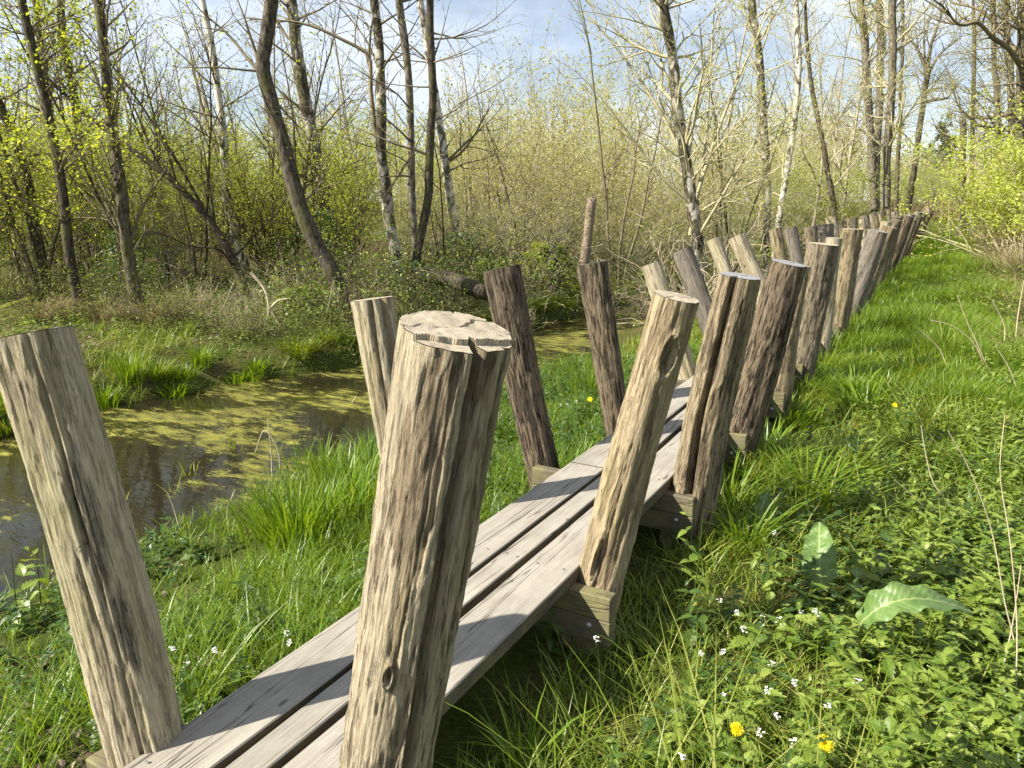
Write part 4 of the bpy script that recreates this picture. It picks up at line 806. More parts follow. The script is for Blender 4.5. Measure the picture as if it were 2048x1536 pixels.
def place(key, x, y, sc, label, group, rng=random.Random(9)):
    p = protos[key]; loc = (x, y, float(ground_z(x, y))-0.03)
    if key not in used: used.add(key); o = p; o.location = loc; o.rotation_euler = (0, 0, rng.uniform(0, 6.28)); o.scale = (sc, sc, sc*rng.uniform(.9, 1.1))
    else: o = copy_tree(p, loc, rng.uniform(0, 6.28), (sc, sc, sc*rng.uniform(.9, 1.1)))
    o['label'] = label
    if group: o['group'] = group
    elif 'group' in o: del o['group']
    return o
pr = random.Random(21)
def atX(px, Y): return (px-1024)/F*(Y*CT+CAMZ*ST*1.0)
# distinct shrubs
place(('w', 0), atX(1130, 21), 21, 1.15, 'largest rounded grey green willow in the middle behind the snag', None)
place(('w', 1), atX(1010, 20), 20, 1.0, 'rounded willow left of the big one with arching dark limbs', None)
place(('w', 2), atX(1290, 20.5), 20.5, 1.1, 'rounded willow right of the big one, against the dark trunked birch', None)
place(('b', 1), atX(1390, 13.2), 13.2, 1.35, 'shaggy tangle of pale brambles round the foot of the middle right birch', None)
place(('b', 0), atX(735, 11.6), 11.6, 1.0, 'bramble tangle between the curved trunk and the forked alder', None)
place(('b', 2), atX(1000, 15.5), 15.5, 1.1, 'bramble bush above the fallen log', None)
place(('g', 0), atX(2040, 21), 21, 1.15, 'bright yellow green bush at the right edge of the picture', None)
place(('g', 0), atX(2035, 30), 30, 0.9, 'second yellow green bush, farther off along the path', None)
for (px, Y, sc) in [(-60, 13, .75), (70, 13.6, .65), (190, 14.5, .7), (330, 14.5, .6), (560, 15.5, .65), (690, 15, .6), (0, 17, .9), (180, 18, .85), (330, 19.5, .8), (440, 19, .7), (590, 24, .85), (680, 20, .75), (820, 22, .8), (-80, 19, 1), (-40, 24, 1), (120, 25, 1), (400, 25, .9), (260, 24, .9), (520, 29, .9), (700, 29, .9), (880, 30, .9), (1600, 33, 1.0), (1680, 36, 1.0), (1560, 30, .9)]:
    place(('u', pr.randrange(3)), atX(px, Y), Y+pr.uniform(-.5, .5), sc*0.95, 'upright leafing shrub in the dense thicket beyond the ditch', 'thicket shrubs behind the trees')
for (px, Y, sc) in [(960, 24, .9), (1090, 27, 1.15), (1220, 26, 1.0), (1230, 18, .7), (1420, 23, .85), (1350, 28, 1.0), (1100, 17.5, .65), (870, 18, .6), (950, 17, .6), (1170, 32, 1.35), (1020, 33, 1.1), (1480, 34, 1.0), (1640, 42, 1.2), (1560, 40, 1.3), (1450, 19, .7)]:
    place(('w', pr.randrange(3)), atX(px, Y), Y+pr.uniform(-.5, .5), sc, 'twiggy olive willow in the mass of willows in the middle', 'willows massed behind the ditch')
for (px, Y, sc) in [(900, 42, 1.15), (960, 45, 1.2), (1000, 40, 1.1), (1060, 46, 1.25), (1110, 43, 1.2), (1160, 50, 1.3), (700, 40, 1.2), (640, 44, 1.2), (560, 38, 1.1), (470, 42, 1.2), (380, 38, 1.1), (290, 42, 1.2), (180, 38, 1.2), (80, 42, 1.2), (0, 38, 1.1), (-70, 44, 1.2), (800, 46, 1.2), (1250, 52, 1.3), (1320, 48, 1.2), (1400, 54, 1.3), (1450, 40, 1.2), (1500, 50, 1.4), (1560, 56, 1.5), (1640, 52, 1.4), (1690, 60, 1.5), (430, 31, 1.0), (650, 32, 1.0), (260, 30, 1.0), (130, 32, 1.0)]:
    place(('t', pr.randrange(3)), atX(px, Y), Y+pr.uniform(-1, 1), sc, 'bare budding tree in the wood far behind the thicket', 'bare trees in the far wood')
for (px, Y, sc) in [(1960, 42, 1.35), (2000, 48, 1.4), (2040, 40, 1.35), (2060, 52, 1.4), (1930, 60, 1.4), (1975, 66, 1.5), (2080, 44, 1.4)]:
    place(('t', pr.randrange(3)), atX(px, Y), Y+pr.uniform(-1, 1), sc, 'tall budding tree in the wood right of the path', 'trees in the wood on the right')
for (px, Y, sc) in [(2000, 24, .9), (2035, 18, .8), (1990, 31, 1.0), (1955, 36, 1.0)]:
    place(('b', 1), atX(px, Y), Y, sc*0.8, 'pale dry bramble clump on the right bank of the path', 'dry brambles on the right bank')
for (px, Y, sc) in [(640, 12.6, .6), (880, 14, .7), (920, 18, 1.0), (1180, 15, .8), (1270, 16, .8), (560, 14, .6), (270, 11.7, .6), (180, 13, .55), (1480, 17, .8)]:
    place(('b', pr.choice((0, 2))), atX(px, Y), Y, sc, 'low bramble among the trunks on the far bank', 'low brambles on the far bank')
for (px, Y, k) in [(-40, 14, 0), (20, 15.5, 1), (95, 13.2, 2), (140, 17, 0), (225, 15, 1), (300, 13.5, 0), (345, 16, 2), (385, 19, 1), (420, 14, 0), (520, 17.5, 1), (560, 14.5, 0), (625, 18.5, 2), (700, 16.5, 0), (725, 19.5, 1), (905, 15.5, 0), (960, 19, 1), (1060, 18, 0), (1240, 17, 1), (1460, 19, 2), (1180, 23, 0), (260, 19, 2), (60, 18.5, 2), (470, 22, 2)]:
    place(('s', k), atX(px, Y), Y, pr.uniform(.75, 1.1), 'thin many-stemmed sapling among the larger trunks', 'saplings beyond the ditch')
for (px, Y, sc) in [(255, 11.3, .42), (330, 11.6, .5), (400, 11.4, .45), (455, 12.4, .6), (530, 11.8, .5), (610, 11.2, .5), (655, 11.9, .7), (770, 12.3, .8), (800, 11.6, .6), (850, 12.6, .7), (870, 11.4, .45), (930, 13.4, .7), (980, 14.2, .9), (1050, 14.5, .8), (430, 9.9, .35), (480, 10.2, .42), (520, 10.0, .36), (560, 10.5, .45), (600, 10.2, .4), (640, 10.6, .45), (680, 10.4, .4), (715, 10.8, .5), (380, 10.6, .4), (330, 10.9, .4), (460, 11.0, .5), (545, 11.3, .5), (700, 11.4, .55), (760, 11.3, .5), (840, 11.9, .6), (900, 12.6, .6), (40, 12.6, .6), (130, 12.3, .5), (210, 12.4, .55), (580, 13.2, .7), (700, 13.2, .8), (1020, 12.9, .5), (1220, 14.6, .6), (1320, 14.2, .7)]:
    place(('b', pr.randrange(3)), atX(px, Y), Y+pr.uniform(-.3, .3), sc, 'low bramble among the trunks on the far bank', 'low brambles on the far bank')
for (px, Y, sc) in [(1800, 92, 1.5), (1830, 104, 1.7), (1860, 96, 1.5), (1885, 110, 1.8), (1910, 98, 1.6), (1940, 108, 1.8), (1970, 95, 1.6), (1995, 104, 1.7), (1780, 100, 1.6)]:
    place(('w' if px % 20 else 'u', pr.randrange(3)), atX(px, Y), Y, sc, 'olive scrub closing the clearing at the far end of the path', 'scrub at the end of the path')
for (px, Y) in [(30, 22), (150, 24), (350, 23), (480, 24), (560, 26), (700, 25), (930, 26), (1230, 28), (1450, 26), (1620, 30), (1690, 33), (1110, 30), (-60, 21), (240, 27), (620, 30)]:
    place(('t', pr.randrange(3)), atX(px, Y), Y, pr.uniform(.8, 1.05), 'bare slender tree rising out of the thicket', 'slender trees in the thicket')
# distant wood closing the view: too far to count
def far_wood():
    rg = random.Random(77); segs = []; tips = []
    for i in range(170):
        px = rg.uniform(-250, 2350); Y = rg.uniform(75, 120)
        if 1790 < px < 1990: Y = rg.uniform(135, 190)
        x = atX(px, Y); z = float(ground_z(x, Y)); h = rg.uniform(8, 14)*(0.8 if 1790 < px < 1990 else 0.9)
        segs.append((x, Y, z-0.3, x+rg.uniform(-.4, .4), Y, z+h*0.9, 0.16, 0.05))
        for j in range(30):
            f = rg.uniform(0.15, 1); a = rg.uniform(0, 6.28); l = rg.uniform(0.8, 2.6)*(1.2-f*0.6); p = (x, Y, z+h*f*0.85); e = (x+math.cos(a)*l, Y+math.sin(a)*l, p[2]+rg.uniform(0.2, 1.6))
            segs.append((*p, *e, 0.04, 0.015)); 
            for m in range(4): tips.append((e[0]+rg.gauss(0, .5), e[1]+rg.gauss(0, .5), e[2]+rg.gauss(0, .5), 0, 0, 1))
    root = empty('far_wood', (0, 90, 0), 'hazy olive wood closing the horizon behind everything', 'wood'); root['kind'] = 'stuff'
    o0 = np.array((0, 90, 0)); a = np.array(segs); a[:, :3] -= o0; a[:, 3:6] -= o0
    for o in (link('branches', seg_mesh('branches', a, 3), TG, root),): o['kind'] = 'stuff'
    t = np.array(tips); t[:, :3] -= o0
    o = link('foliage', leaves_mesh('foliage', t, 5, (0.18, 0.35), np.random.default_rng(5), 0.45), M['leaf_willow'], root, False); o['kind'] = 'stuff'
far_wood()
def pine(px, Y, H, label):
    rg = random.Random(int(px)); x = atX(px, Y); z = float(ground_z(x, Y)); root = empty('pine_tree', (x, Y, z), label, 'tree', None)
    C = np.array([(0, 0, -0.2), (0.1, 0, H*0.5), (0, 0, H)]); V, Fq = tube_np(spline(C, 10), np.linspace(0.22, 0.04, 10), 7); link('trunk', mesh_np('trunk', V, [Fq]), BR, root)
    segs = []; tips = []
    for i in range(46):
        f = rg.uniform(0.42, 1); a = rg.uniform(0, 6.28); l = 2.4*(1.25-f)*rg.uniform(.6, 1.2); p = (0, 0, H*f); e = (math.cos(a)*l, math.sin(a)*l, H*f+rg.uniform(-.1, .5)); segs.append((*p, *e, .05, .02))
        for m in range(8): t = rg.uniform(.3, 1); tips.append((e[0]*t, e[1]*t, H*f+(e[2]-H*f)*t, 0, 0, 1))
    link('branches', seg_mesh('branches', segs, 3), TB, root); link('foliage', leaves_mesh('foliage', tips, 7, (0.25, 0.45), np.random.default_rng(int(px)), 0.22), M['pine'], root, False)
pine(1868, 120, 14, 'tallest dark pine in the gap at the end of the path'); pine(1890, 135, 12, 'dark pine right of the tallest one in the distant gap'); pine(1690, 110, 11, 'dark pine glimpsed left of the grey trunk cluster'); pine(1845, 130, 11, 'short dark pine left of the tallest one in the gap')

# ------------------------------------------------------------------ snag, stumps, logs
def log_between(name, label, cat, pa, pb, ra, rb, mat, seed, k=14, caps=True, parts=()):
    pa = np.asarray(pa, float); pb = np.asarray(pb, float); C = spline([pa, (pa*0.55+pb*0.45)+np.array((0.02, 0, 0.03)), pb], 16); V, Fq = tube_np(C-pa, np.linspace(ra, rb, 16), k, 0.22, seed)
    fs = [Fq, np.arange(k)[None, ::-1], np.arange(k)[None]+15*k]; o = link(name, mesh_np(name, V, fs), mat); o.location = tuple(pa); tag(o, label, cat); return o
Ysn = 16.2
log_between('snag', 'reddish brown broken pole standing behind the ivy stump', 'tree stump', at_Y(1163, 535, Ysn)-np.array((0, 0, .3)), at_Y(1184, 396, Ysn), 0.125, 0.088, M['snag'], 5)
b = on_ground(1112, 585); b[0] = atX(1108, 15.4); b = np.array((b[0], 15.4, ground_z(b[0], 15.4)+0.05))
st = empty('ivy_stump', b, 'short broken stump overgrown with ivy on the far bank', 'tree stump')
V, Fq = tube_np(np.array([(0, 0, -.2), (0.0, 0, .4), (-.04, 0, 1.0)]), [0.18, .15, .12], 12, .3, 4); link('trunk', mesh_np('trunk', V, [Fq, np.arange(12)[None]+24]), M['post_grey'], st)
rg = np.random.default_rng(8); n = 900; th = rg.uniform(0, 6.28, n); hz = rg.uniform(-.1, .9, n); rr = np.interp(hz, [-.1, .3, .8], [.62, .42, .2])*rg.uniform(.7, 1.1, n)
Vp = put_leaves(np.stack([np.cos(th)*rr*1.15, np.sin(th)*rr*.8, hz], -1), th+rg.normal(0, .6, n), rg.normal(-.4, .4, n), rg.normal(0, .4, n), rg.uniform(.05, .09, n), LTs); V, Fs = inst(Vp, [LFt]); link('ivy', mesh_np('ivy', V, Fs), M['leaf_dark'], st, False)
n = 2000; th = rg.uniform(0, 6.28, n); hz = rg.uniform(-.05, 1.0, n); rr = np.interp(hz, [0, .5, .9], [.7, .5, .22])*rg.uniform(.7, 1.15, n)
Vp = put_leaves(np.stack([np.cos(th)*rr*1.2-.15, np.sin(th)*rr, hz], -1), th, rg.normal(-.2, .4, n), rg.normal(0, .4, n), rg.uniform(.04, .07, n), LTs); V, Fs = inst(Vp, [LFt]); link('bramble', mesh_np('bramble', V, Fs), M['leaf_fresh'], st, False)
log_between('fallen_log', 'dark mossy fallen log slanting into the ditch', 'log', at_Y(845, 545, 12.7), at_Y(975, 588, 12.0), 0.14, 0.12, BD, 6)
log_between('fallen_log', 'moss-covered log lying at the left edge under the alders', 'log', at_Y(-30, 640, 11.6), at_Y(72, 597, 12.2), 0.09, 0.06, M['moss'], 7)
log_between('fallen_log', 'short mossy log beside the shoot-wrapped alder', 'log', at_Y(175, 615, 11.9), at_Y(232, 606, 12.1), 0.07, 0.05, M['moss'], 8)
log_between('fallen_log', 'yellow mossy root log at the foot of the kinked birch', 'log', at_Y(545, 560, 14.0), at_Y(590, 590, 13.4), 0.09, 0.06, M['moss'], 9)
log_between('stump', 'dark hollow stump at the waterside by the leaning willow', 'tree stump', at_Y(472, 625, 11.8), at_Y(484, 588, 11.9), 0.20, 0.13, BD, 10)
def ivy_mound(px, Y, r, h, n, seed, label, mat='leaf_dark'):
    x = atX(px, Y); p = (x, Y, float(ground_z(x, Y))); g_ = np.random.default_rng(seed); th = g_.uniform(0, 6.28, n); u = g_.random(n); hz = h*u; rr = r*np.sqrt(1-u**2*0.93)*g_.uniform(.55, 1.15, n)*(1+0.35*np.sin(th*3+seed))
    Vp = put_leaves(np.stack([np.cos(th)*rr, np.sin(th)*rr, hz], -1), th+g_.normal(0, .6, n), g_.normal(-.3, .4, n), g_.normal(0, .4, n), g_.uniform(.045, .085, n), LTs); V, Fs = inst(Vp, [LFt]); o = link('ivy_mound', mesh_np('ivy_mound', V, Fs), M[mat], None, False); o.location = p; tag(o, label, 'ivy')
ivy_mound(930, 15.8, 0.9, 1.1, 1500, 1, 'leafy mound of ivy at the foot of the pale birch')
ivy_mound(985, 14.6, 0.7, 0.7, 900, 2, 'low bright leafy mound beside the fallen log', 'nettle')
ivy_mound(650, 14.2, 0.6, 1.5, 1200, 3, 'ivy climbing round the foot of the stout white barked birch')
ivy_mound(620, 11.3, 0.55, 0.6, 800, 4, 'ivy and bramble leaves left of the curved trunk', 'nettle')
ivy_mound(820, 12.4, 0.6, 0.9, 900, 5, 'dark leaves around the low fork of the alders')
ivy_mound(270, 12.4, 0.5, 1.3, 900, 6, 'creeper leaves round the shoot-wrapped alder', 'nettle_dark')
def stick(name, label, cat, polys, Y, w, mat, tubek=6):
    root = None; V_ = []; o0 = None; mb = MB()
    for pts in polys:
        W3 = [at_Y(x, y, Y if len(pts[0]) == 2 else Y) for (x, y) in pts]; o0 = W3[0] if o0 is None else o0
        C = spline(W3, 20) if len(W3) > 2 else np.linspace(W3[0], W3[1], 20); r = w/2/F*depth(W3[0]); V, Fq = tube_np(C-o0, np.linspace(r, r*.4, 20), tubek, .15, 3); mb.add(V, Fq)
    o = mb.build(name, mat, None, True); o.location = tuple(o0); return tag(o, label, cat)
stick('fallen_branch', 'bleached forked branch hanging over the far waterline', 'branch', [[(500, 545), (512, 556), (530, 580), (538, 622), (525, 665), (514, 712)], [(537, 610), (560, 650), (584, 680)], [(538, 620), (560, 600), (575, 598)]], 10.6, 7, M['stalk'])
for k, (pts, Y) in enumerate([([(330, 690), (430, 640), (470, 560)], 11), ([(600, 700), (640, 660), (668, 560)], 10.8), ([(560, 720), (520, 690), (430, 695)], 10), ([(700, 690), (640, 640), (580, 640)], 11), ([(30, 560), (90, 520), (150, 540)], 14), ([(820, 640), (780, 590), (700, 560)], 11.5), ([(200, 560), (280, 540), (330, 590)], 13)]):
    o = stick('dead_branch', 'thin grey dead branch caught in the growth on the far bank', 'branch', [pts], Y, 4, M['twig_grey'], 5); o['group'] = 'dead branches on the far bank'

# ------------------------------------------------------------------ foreground plants
def stems_mesh(polys, r, k=5):
    mb = MB()
    for C in polys:
        C = np.asarray(C, float); V, Fq = tube_np(spline(C, 8), np.linspace(r, r*.55, 8), k); mb.add(V, Fq)
    return mb
def tuft(px, py, n, h, w, label, mat='grass_lush', spread=0.05, lean=(0.05, 0.45), curl=(0.1, 0.7), z=None):
    p = on_ground(px, py); rng = np.random.default_rng(int(px*3+py)); az = rng.uniform(0, 6.28, n); r = np.abs(rng.normal(0, spread, n))
    x = np.cos(az)*r; y = np.sin(az)*r; hh = rng.uniform(h*0.5, h, n)
    V, q, t = blades(np.stack([x, y, np.full(n, -0.03)], -1), hh, rng.uniform(w*.7, w*1.2, n), az+rng.normal(0, .5, n), rng.uniform(*lean, n), rng.uniform(*curl, n), 0, rng)
    o = link('grass_tuft', mesh_np('grass_tuft', V, [q, t]), M[mat]); o.location = tuple(p); return tag(o, label, 'grass tuft', 'tall grass tufts')
tuft(600, 1105, 240, 0.52, 0.011, 'tall bright green tuft of broad grass left of the foreground post', spread=0.12, lean=(0, .3), curl=(.05, .4))
tuft(690, 1010, 200, 0.46, 0.010, 'second bright grass tuft, nearer the ditch behind the tall one', spread=0.10, lean=(0, .3), curl=(.05, .4))
tuft(740, 960, 160, 0.48, 0.010, 'upright grass tuft touching the left side of the foreground post', spread=0.08, lean=(0, .25))
tuft(545, 1075, 150, 0.42, 0.010, 'leftmost lush grass tuft on the slope to the ditch', spread=0.10, lean=(0, .35), curl=(.05, .5))
tuft(655, 1075, 170, 0.48, 0.010, 'lush grass tuft in front of the second bright tuft', spread=0.11, lean=(0, .3), curl=(.05, .4))
tuft(715, 1035, 150, 0.46, 0.010, 'lush tuft between the second bright tuft and the foreground post', spread=0.10, lean=(0, .3), curl=(.05, .4))
tuft(640, 955, 130, 0.40, 0.010, 'lush tuft nearest the ditch edge', spread=0.10, lean=(0, .35), curl=(.05, .5))
tuft(1045, 1560, 26, 0.34, 0.012, 'sparse tuft of broad blades at the bottom edge right of the post', spread=0.03)
tuft(1180, 800, 120, 0.5, 0.010, 'reedy tuft left of the fourth left post', spread=0.10, lean=(0, .25))
tuft(1330, 960, 60, 0.42, 0.008, 'grass growing up under the boardwalk beside the grooved post', spread=0.06)
tuft(1455, 1030, 90, 0.5, 0.009, 'long grass beside the beam end of the grooved post', spread=0.08)
tuft(1700, 950, 260, 0.34, 0.009, 'round grass tuft between boardwalk and nettles', 'grass', spread=0.09, lean=(.1, .8))
tuft(1820, 775, 240, 0.46, 0.012, 'dark green iris-like tuft on the right bank', 'grass', spread=0.12, lean=(0, .5))
tuft(1700, 690, 220, 0.45, 0.012, 'bright tuft hiding the foot of the grey leaning post', spread=0.14, lean=(0, .35))
tuft(1490, 1100, 70, 0.42, 0.012, 'broad bladed tuft in front of the grooved post', spread=0.05, lean=(.1, .6))
for (px, py, n, h, lab) in [(85, 640, 260, .75, 'dry straw tussock at the foot of the far left alder'), (125, 628, 220, .7, 'dry straw tussock left of the bowed alder'), (205, 640, 260, .7, 'dry straw tussock right of the bowed alder'), (300, 648, 320, .8, 'large dry straw tussock at the foot of the shoot-wrapped alder'), (330, 640, 240, .7, 'dry straw tussock right of the shoot-wrapped alder'), (655, 600, 200, .6, 'dry straw tussock left of the curved trunk'), (730, 610, 320, .85, 'dry straw tussock right of the curved trunk'), (770, 620, 260, .8, 'dry straw tussock before the arching limb birch'), (1010, 560, 200, .6, 'dry straw tussock by the end of the fallen log')]:
    tuft(px, py, int(n*0.6), h*0.75, 0.010, lab, 'grass_dry', 0.14, (0.05, 0.6), (0.2, 1.4))
def nettle_plant(px, py, H, label, pairs=6, L=0.08, mat='nettle', lift=0.0):
    p = on_ground(px, py); rng = np.random.default_rng(int(px+py)); root = empty('nettle_plant', p, label, 'nettle', 'single nettles by the boardwalk')
    mb = stems_mesh([[(0, 0, -.03), (.01, 0, H*.5), (0.02, .01, H*1.03)]], 0.0035); mb.build('stem', M['nettle_dark'], root, True)
    P, az, pi_, LL = nettle_leaves(np.zeros(1), np.zeros(1), np.zeros(1), np.array([H]), rng, pairs, L); V, Fs = inst(put_leaves(P, az, pi_, rng.normal(0, .2, len(P)), LL, LT), [LF]); link('foliage', mesh_np('foliage', V, Fs), M[mat], root, False)
nettle_plant(1130, 950, 0.42, 'dark nettle standing at the plank edge right of the dark post', 6, 0.09, 'nettle_dark')
nettle_plant(1388, 1190, 0.36, 'sunlit nettle in front of the beam end of the grooved post', 5, 0.085)
nettle_plant(410, 1440, 0.16, 'small nettle growing against the left plank edge', 3, 0.07, 'nettle_dark')
nettle_plant(1095, 1330, 0.22, 'shaded nettle under the front beam end', 4, 0.08, 'nettle_dark')
nettle_plant(1610, 830, 0.30, 'nettle beside the fifth crossbeam end', 5, 0.08)
nettle_plant(1500, 1330, 0.24, 'pale nettle top among the white flowers', 5, 0.085)
nettle_plant(40, 1270, 0.42, 'bright nettle at the left edge behind the pale post', 6, 0.10)
nettle_plant(85, 1235, 0.36, 'nettle just right of the one at the left edge', 5, 0.10)
# dock plants
def dock_leaf(n=14, L=0.34, W=0.15, arch=0.25, wav=0.012, seed=0):
    rng = np.random.default_rng(seed); t = np.linspace(0, 1, n); m = 9; u = np.linspace(-1, 1, m); V = []
    for i, ti in enumerate(t):
        half = W/2*(math.sin(math.pi*min(1, ti*0.93+0.06))**0.6)*(1-.35*ti) + 0.002
        for uj in u:
            V.append((L*ti, half*uj, arch*L*(ti-ti*ti*1.5) + abs(uj)*half*0.28 + wav*abs(uj)**2*math.sin(ti*26+uj*2+seed) - 0.004*math.cos(ti*60)*(1-abs(uj))))
    i = np.arange(n-1)[:, None]*m + np.arange(m-1)[None]; i = i.ravel(); return np.array(V), np.stack([i, i+m, i+m+1, i+1], -1)
def dockmat():
    m, n, o = newmat('dock_leaf'); t = nd(n, 'ShaderNodeTexCoord'); co = t.outputs['Object']; sp = nd(n, 'ShaderNodeSeparateXYZ'); n.links.new(co, sp.inputs[0])
    ay = math_(n, 'ABSOLUTE', sp.outputs[1]); rib = ramp(n, ay, [(0.0, (1, 1, 1)), (0.0045, (0, 0, 0))])
    w = math_(n, 'SINE', math_(n, 'ADD', math_(n, 'MULTIPLY', sp.outputs[0], 260.0), math_(n, 'MULTIPLY', ay, -260.0))); vein = ramp(n, w, [(0.80, (0, 0, 0)), (0.98, (1, 1, 1))])
    k = noise(n, co, 26, 5, 0.65); c = ramp(n, k, [(0.3, (0.08, 0.15, 0.035)), (0.5, (0.13, 0.215, 0.055)), (0.7, (0.19, 0.26, 0.09))]); c = mixc(n, math_(n, 'MULTIPLY', vein, 0.12), c, (0.2, 0.3, 0.08)); c = mixc(n, rib, c, (0.32, 0.36, 0.14))
    b = nd(n, 'ShaderNodeBsdfPrincipled', i_Roughness=0.42); n.links.new(c, b.inputs['Base Color']); bp = nd(n, 'ShaderNodeBump', i_Strength=0.7, i_Distance=0.004); n.links.new(math_(n, 'ADD', k, math_(n, 'MULTIPLY', w, -0.15)), bp.inputs['Height']); n.links.new(bp.outputs[0], b.inputs['Normal'])
    tr = nd(n, 'ShaderNodeBsdfTranslucent'); n.links.new(mixc(n, 1.0, c, (1.5, 1.4, 0.5), 'MULTIPLY'), tr.inputs[0]); mx = nd(n, 'ShaderNodeMixShader'); mx.inputs[0].default_value = 0.28; n.links.new(b.outputs[0], mx.inputs[1]); n.links.new(tr.outputs[0], mx.inputs[2]); n.links.new(mx.outputs[0], o.inputs[0]); return m
MD = dockmat()
def dock(px, py, label, lvs):
    p = on_ground(px, py); root = empty('dock_plant', p, label, 'dock')
    for k, (az, pit, L, W, arch, roll, off) in enumerate(lvs):
        V, Fq = dock_leaf(26, L, W, arch, 0.018, k); o = link('leaf', mesh_np('leaf', V, [Fq]), MD, root)
        o.matrix_local = Matrix.Translation(off) @ Matrix.Rotation(D(az), 4, 'Z') @ Matrix.Rotation(-D(pit), 4, 'Y') @ Matrix.Rotation(D(roll), 4, 'X')
dock(1650, 1235, 'dock plant with big crinkled leaves right of the white flowers', [(78, 50, 0.31, 0.165, 0.30, -18, (-0.02, 0.02, 0.12)), (48, 52, 0.27, 0.07, 0.2, 60, (0.05, -0.06, 0.02)), (120, 30, 0.18, 0.07, 0.3, 10, (-0.04, 0.0, 0.02)), (190, 25, 0.2, 0.08, 0.3, 0, (-.02, 0, 0.02))])
dock(1500, 1085, 'dark dock leaf standing behind the broad bladed tuft', [(45, 50, 0.26, 0.10, 0.1, 40, (0, 0, 0.05)), (80, 60, 0.2, 0.08, 0.1, 60, (0.03, 0, 0.03))])
dock(1745, 1345, 'arched dock leaf bending over the nettles', [(-10, 30, 0.38, 0.14, 1.1, 30, (-0.06, 0.02, 0.19)), (150, 30, 0.2, 0.08, .4, 0, (-0.05, 0, 0.05))])
# dandelions
def dandelion(px, py, dia, H, label):
    c = on_ground(px, py, H); p = np.array((c[0], c[1], c[2])); root = empty('dandelion', p, label, 'dandelion'); rng = np.random.default_rng(int(px))
    mb = stems_mesh([[(0.0, 0, -.02), (.005, 0, H*.5), (0, 0, H-.004)]], 0.0022); mb.build('stem', M['nettle'], root, True)
    P = []; az = []; pi_ = []; L = []
    for ring, (nn, pt, ll) in enumerate(((34, 0.12, 1.0), (30, 0.42, .86), (24, .8, .66), (14, 1.2, .45))):
        for k in range(nn): P.append((0, 0, H)); az.append(k*6.283/nn+ring*.4+rng.normal(0, .05)); pi_.append(pt+rng.normal(0, .08)); L.append(dia/2*ll*rng.uniform(.88, 1.08))
    tpl = np.array([(0, 0, 0), (.5, .055, 0), (1, .06, -.02), (1, -.06, -.02), (.5, -.055, 0)], float)
    V, Fs = inst(put_leaves(np.array(P, float), np.array(az), np.array(pi_), np.zeros(len(P)), np.array(L), tpl), [np.array([[0, 1, 2, 3, 4]])]); V = (V-np.array((0, 0, H))) @ np.array(Matrix.Rotation(D(38), 3, 'X')).T + np.array((0, 0, H)); link('flower_head', mesh_np('flower_head', V, Fs), M['yellow'], root, False)
dandelion(1650, 1487, 0.050, 0.20, 'largest yellow dandelion at the bottom right'); dandelion(1473, 1458, 0.042, 0.19, 'yellow dandelion at the bottom, left of the largest')
dandelion(1180, 799, 0.045, 0.2, 'yellow dandelion between the two dark posts beyond the boardwalk'); dandelion(1790, 810, 0.045, 0.2, 'small yellow dandelion among the nettles on the right bank')
dandelion(1852, 512, 0.07, 0.2, 'left one of two far yellow dandelions on the grassy strip'); dandelion(1860, 511, 0.07, 0.2, 'right one of two far yellow dandelions on the grassy strip')
# small white flowers
def white_flower(p, H, seed):
    rng = np.random.default_rng(seed); root = empty('white_wildflower', p, None, 'flower'); mb = stems_mesh([[(0, 0, -.02), (rng.normal(0, .02), rng.normal(0, .02), H*.6), (0, 0, H)]], 0.0015); mb.build('stem', M['nettle'], root, True)
    P = []; az = []; pi_ = []; L = []
    for f in range(9):
        c = np.array((rng.normal(0, .006), rng.normal(0, .006), H+rng.uniform(-.012, .01))); a0 = rng.uniform(0, 6.28)
        for k in range(4): P.append(c); az.append(a0+k*math.pi/2); pi_.append(rng.normal(.25, .2)); L.append(rng.uniform(.004, .0065))
    tpl = np.array([(0, 0, 0), (.6, .4, .05), (1, 0, 0), (.6, -.4, .05)], float); V, Fs = inst(put_leaves(np.array(P), np.array(az), np.array(pi_), np.zeros(len(P)), np.array(L), tpl), [np.array([[0, 1, 2, 3]])]); link('flower_head', mesh_np('flower_head', V, Fs), M['white'], root, False)
    return root
wf = [white_flower((0, 0, -50), 0.24, 1), white_flower((0, 0, -50), 0.18, 2)]; wu = [False, False]
def wflowers(lst, label, group):
    for k, (px, py) in enumerate(lst):
        i = k % 2; H = (0.24, 0.18)[i]; p = on_ground(px, py, H)
        if not wu[i]: wu[i] = True; o = wf[i]; o.location = tuple(p)
        else: o = copy_tree(wf[i], p, k*1.3)
        o['label'] = label; o['group'] = group
rg = random.Random(12)
right_all = [(1440, 1200), (1475, 1225), (1485, 1258), (1505, 1238), (1520, 1250), (1525, 1235), (1560, 1240), (1585, 1260), (1602, 1222), (1628, 1220), (1633, 1228), (1450, 1280), (1445, 1303), (1400, 1310), (1545, 1330), (1550, 1345), (1590, 1365), (1535, 1380), (1448, 1393), (1615, 1366), (1655, 1410), (1690, 1410), (1550, 1435), (1575, 1430), (1520, 1465), (1530, 1495), (1590, 1485), (1275, 1508), (1365, 1512), (1090, 1385), (1190, 1278), (1105, 1383), (1548, 1065), (1693, 1365), (1718, 1365), (1985, 1085)]
right = right_all[::2] + right_all[1:20:4]
wflowers(right, 'tiny white flower cluster in the grass on the right', 'white wildflowers right of the boardwalk')
wflowers([(345, 1296), (570, 1268), (578, 1285), (375, 1330), (430, 1300), (985, 1312)], 'tiny white flower cluster left of the near planks', 'white wildflowers left of the boardwalk')
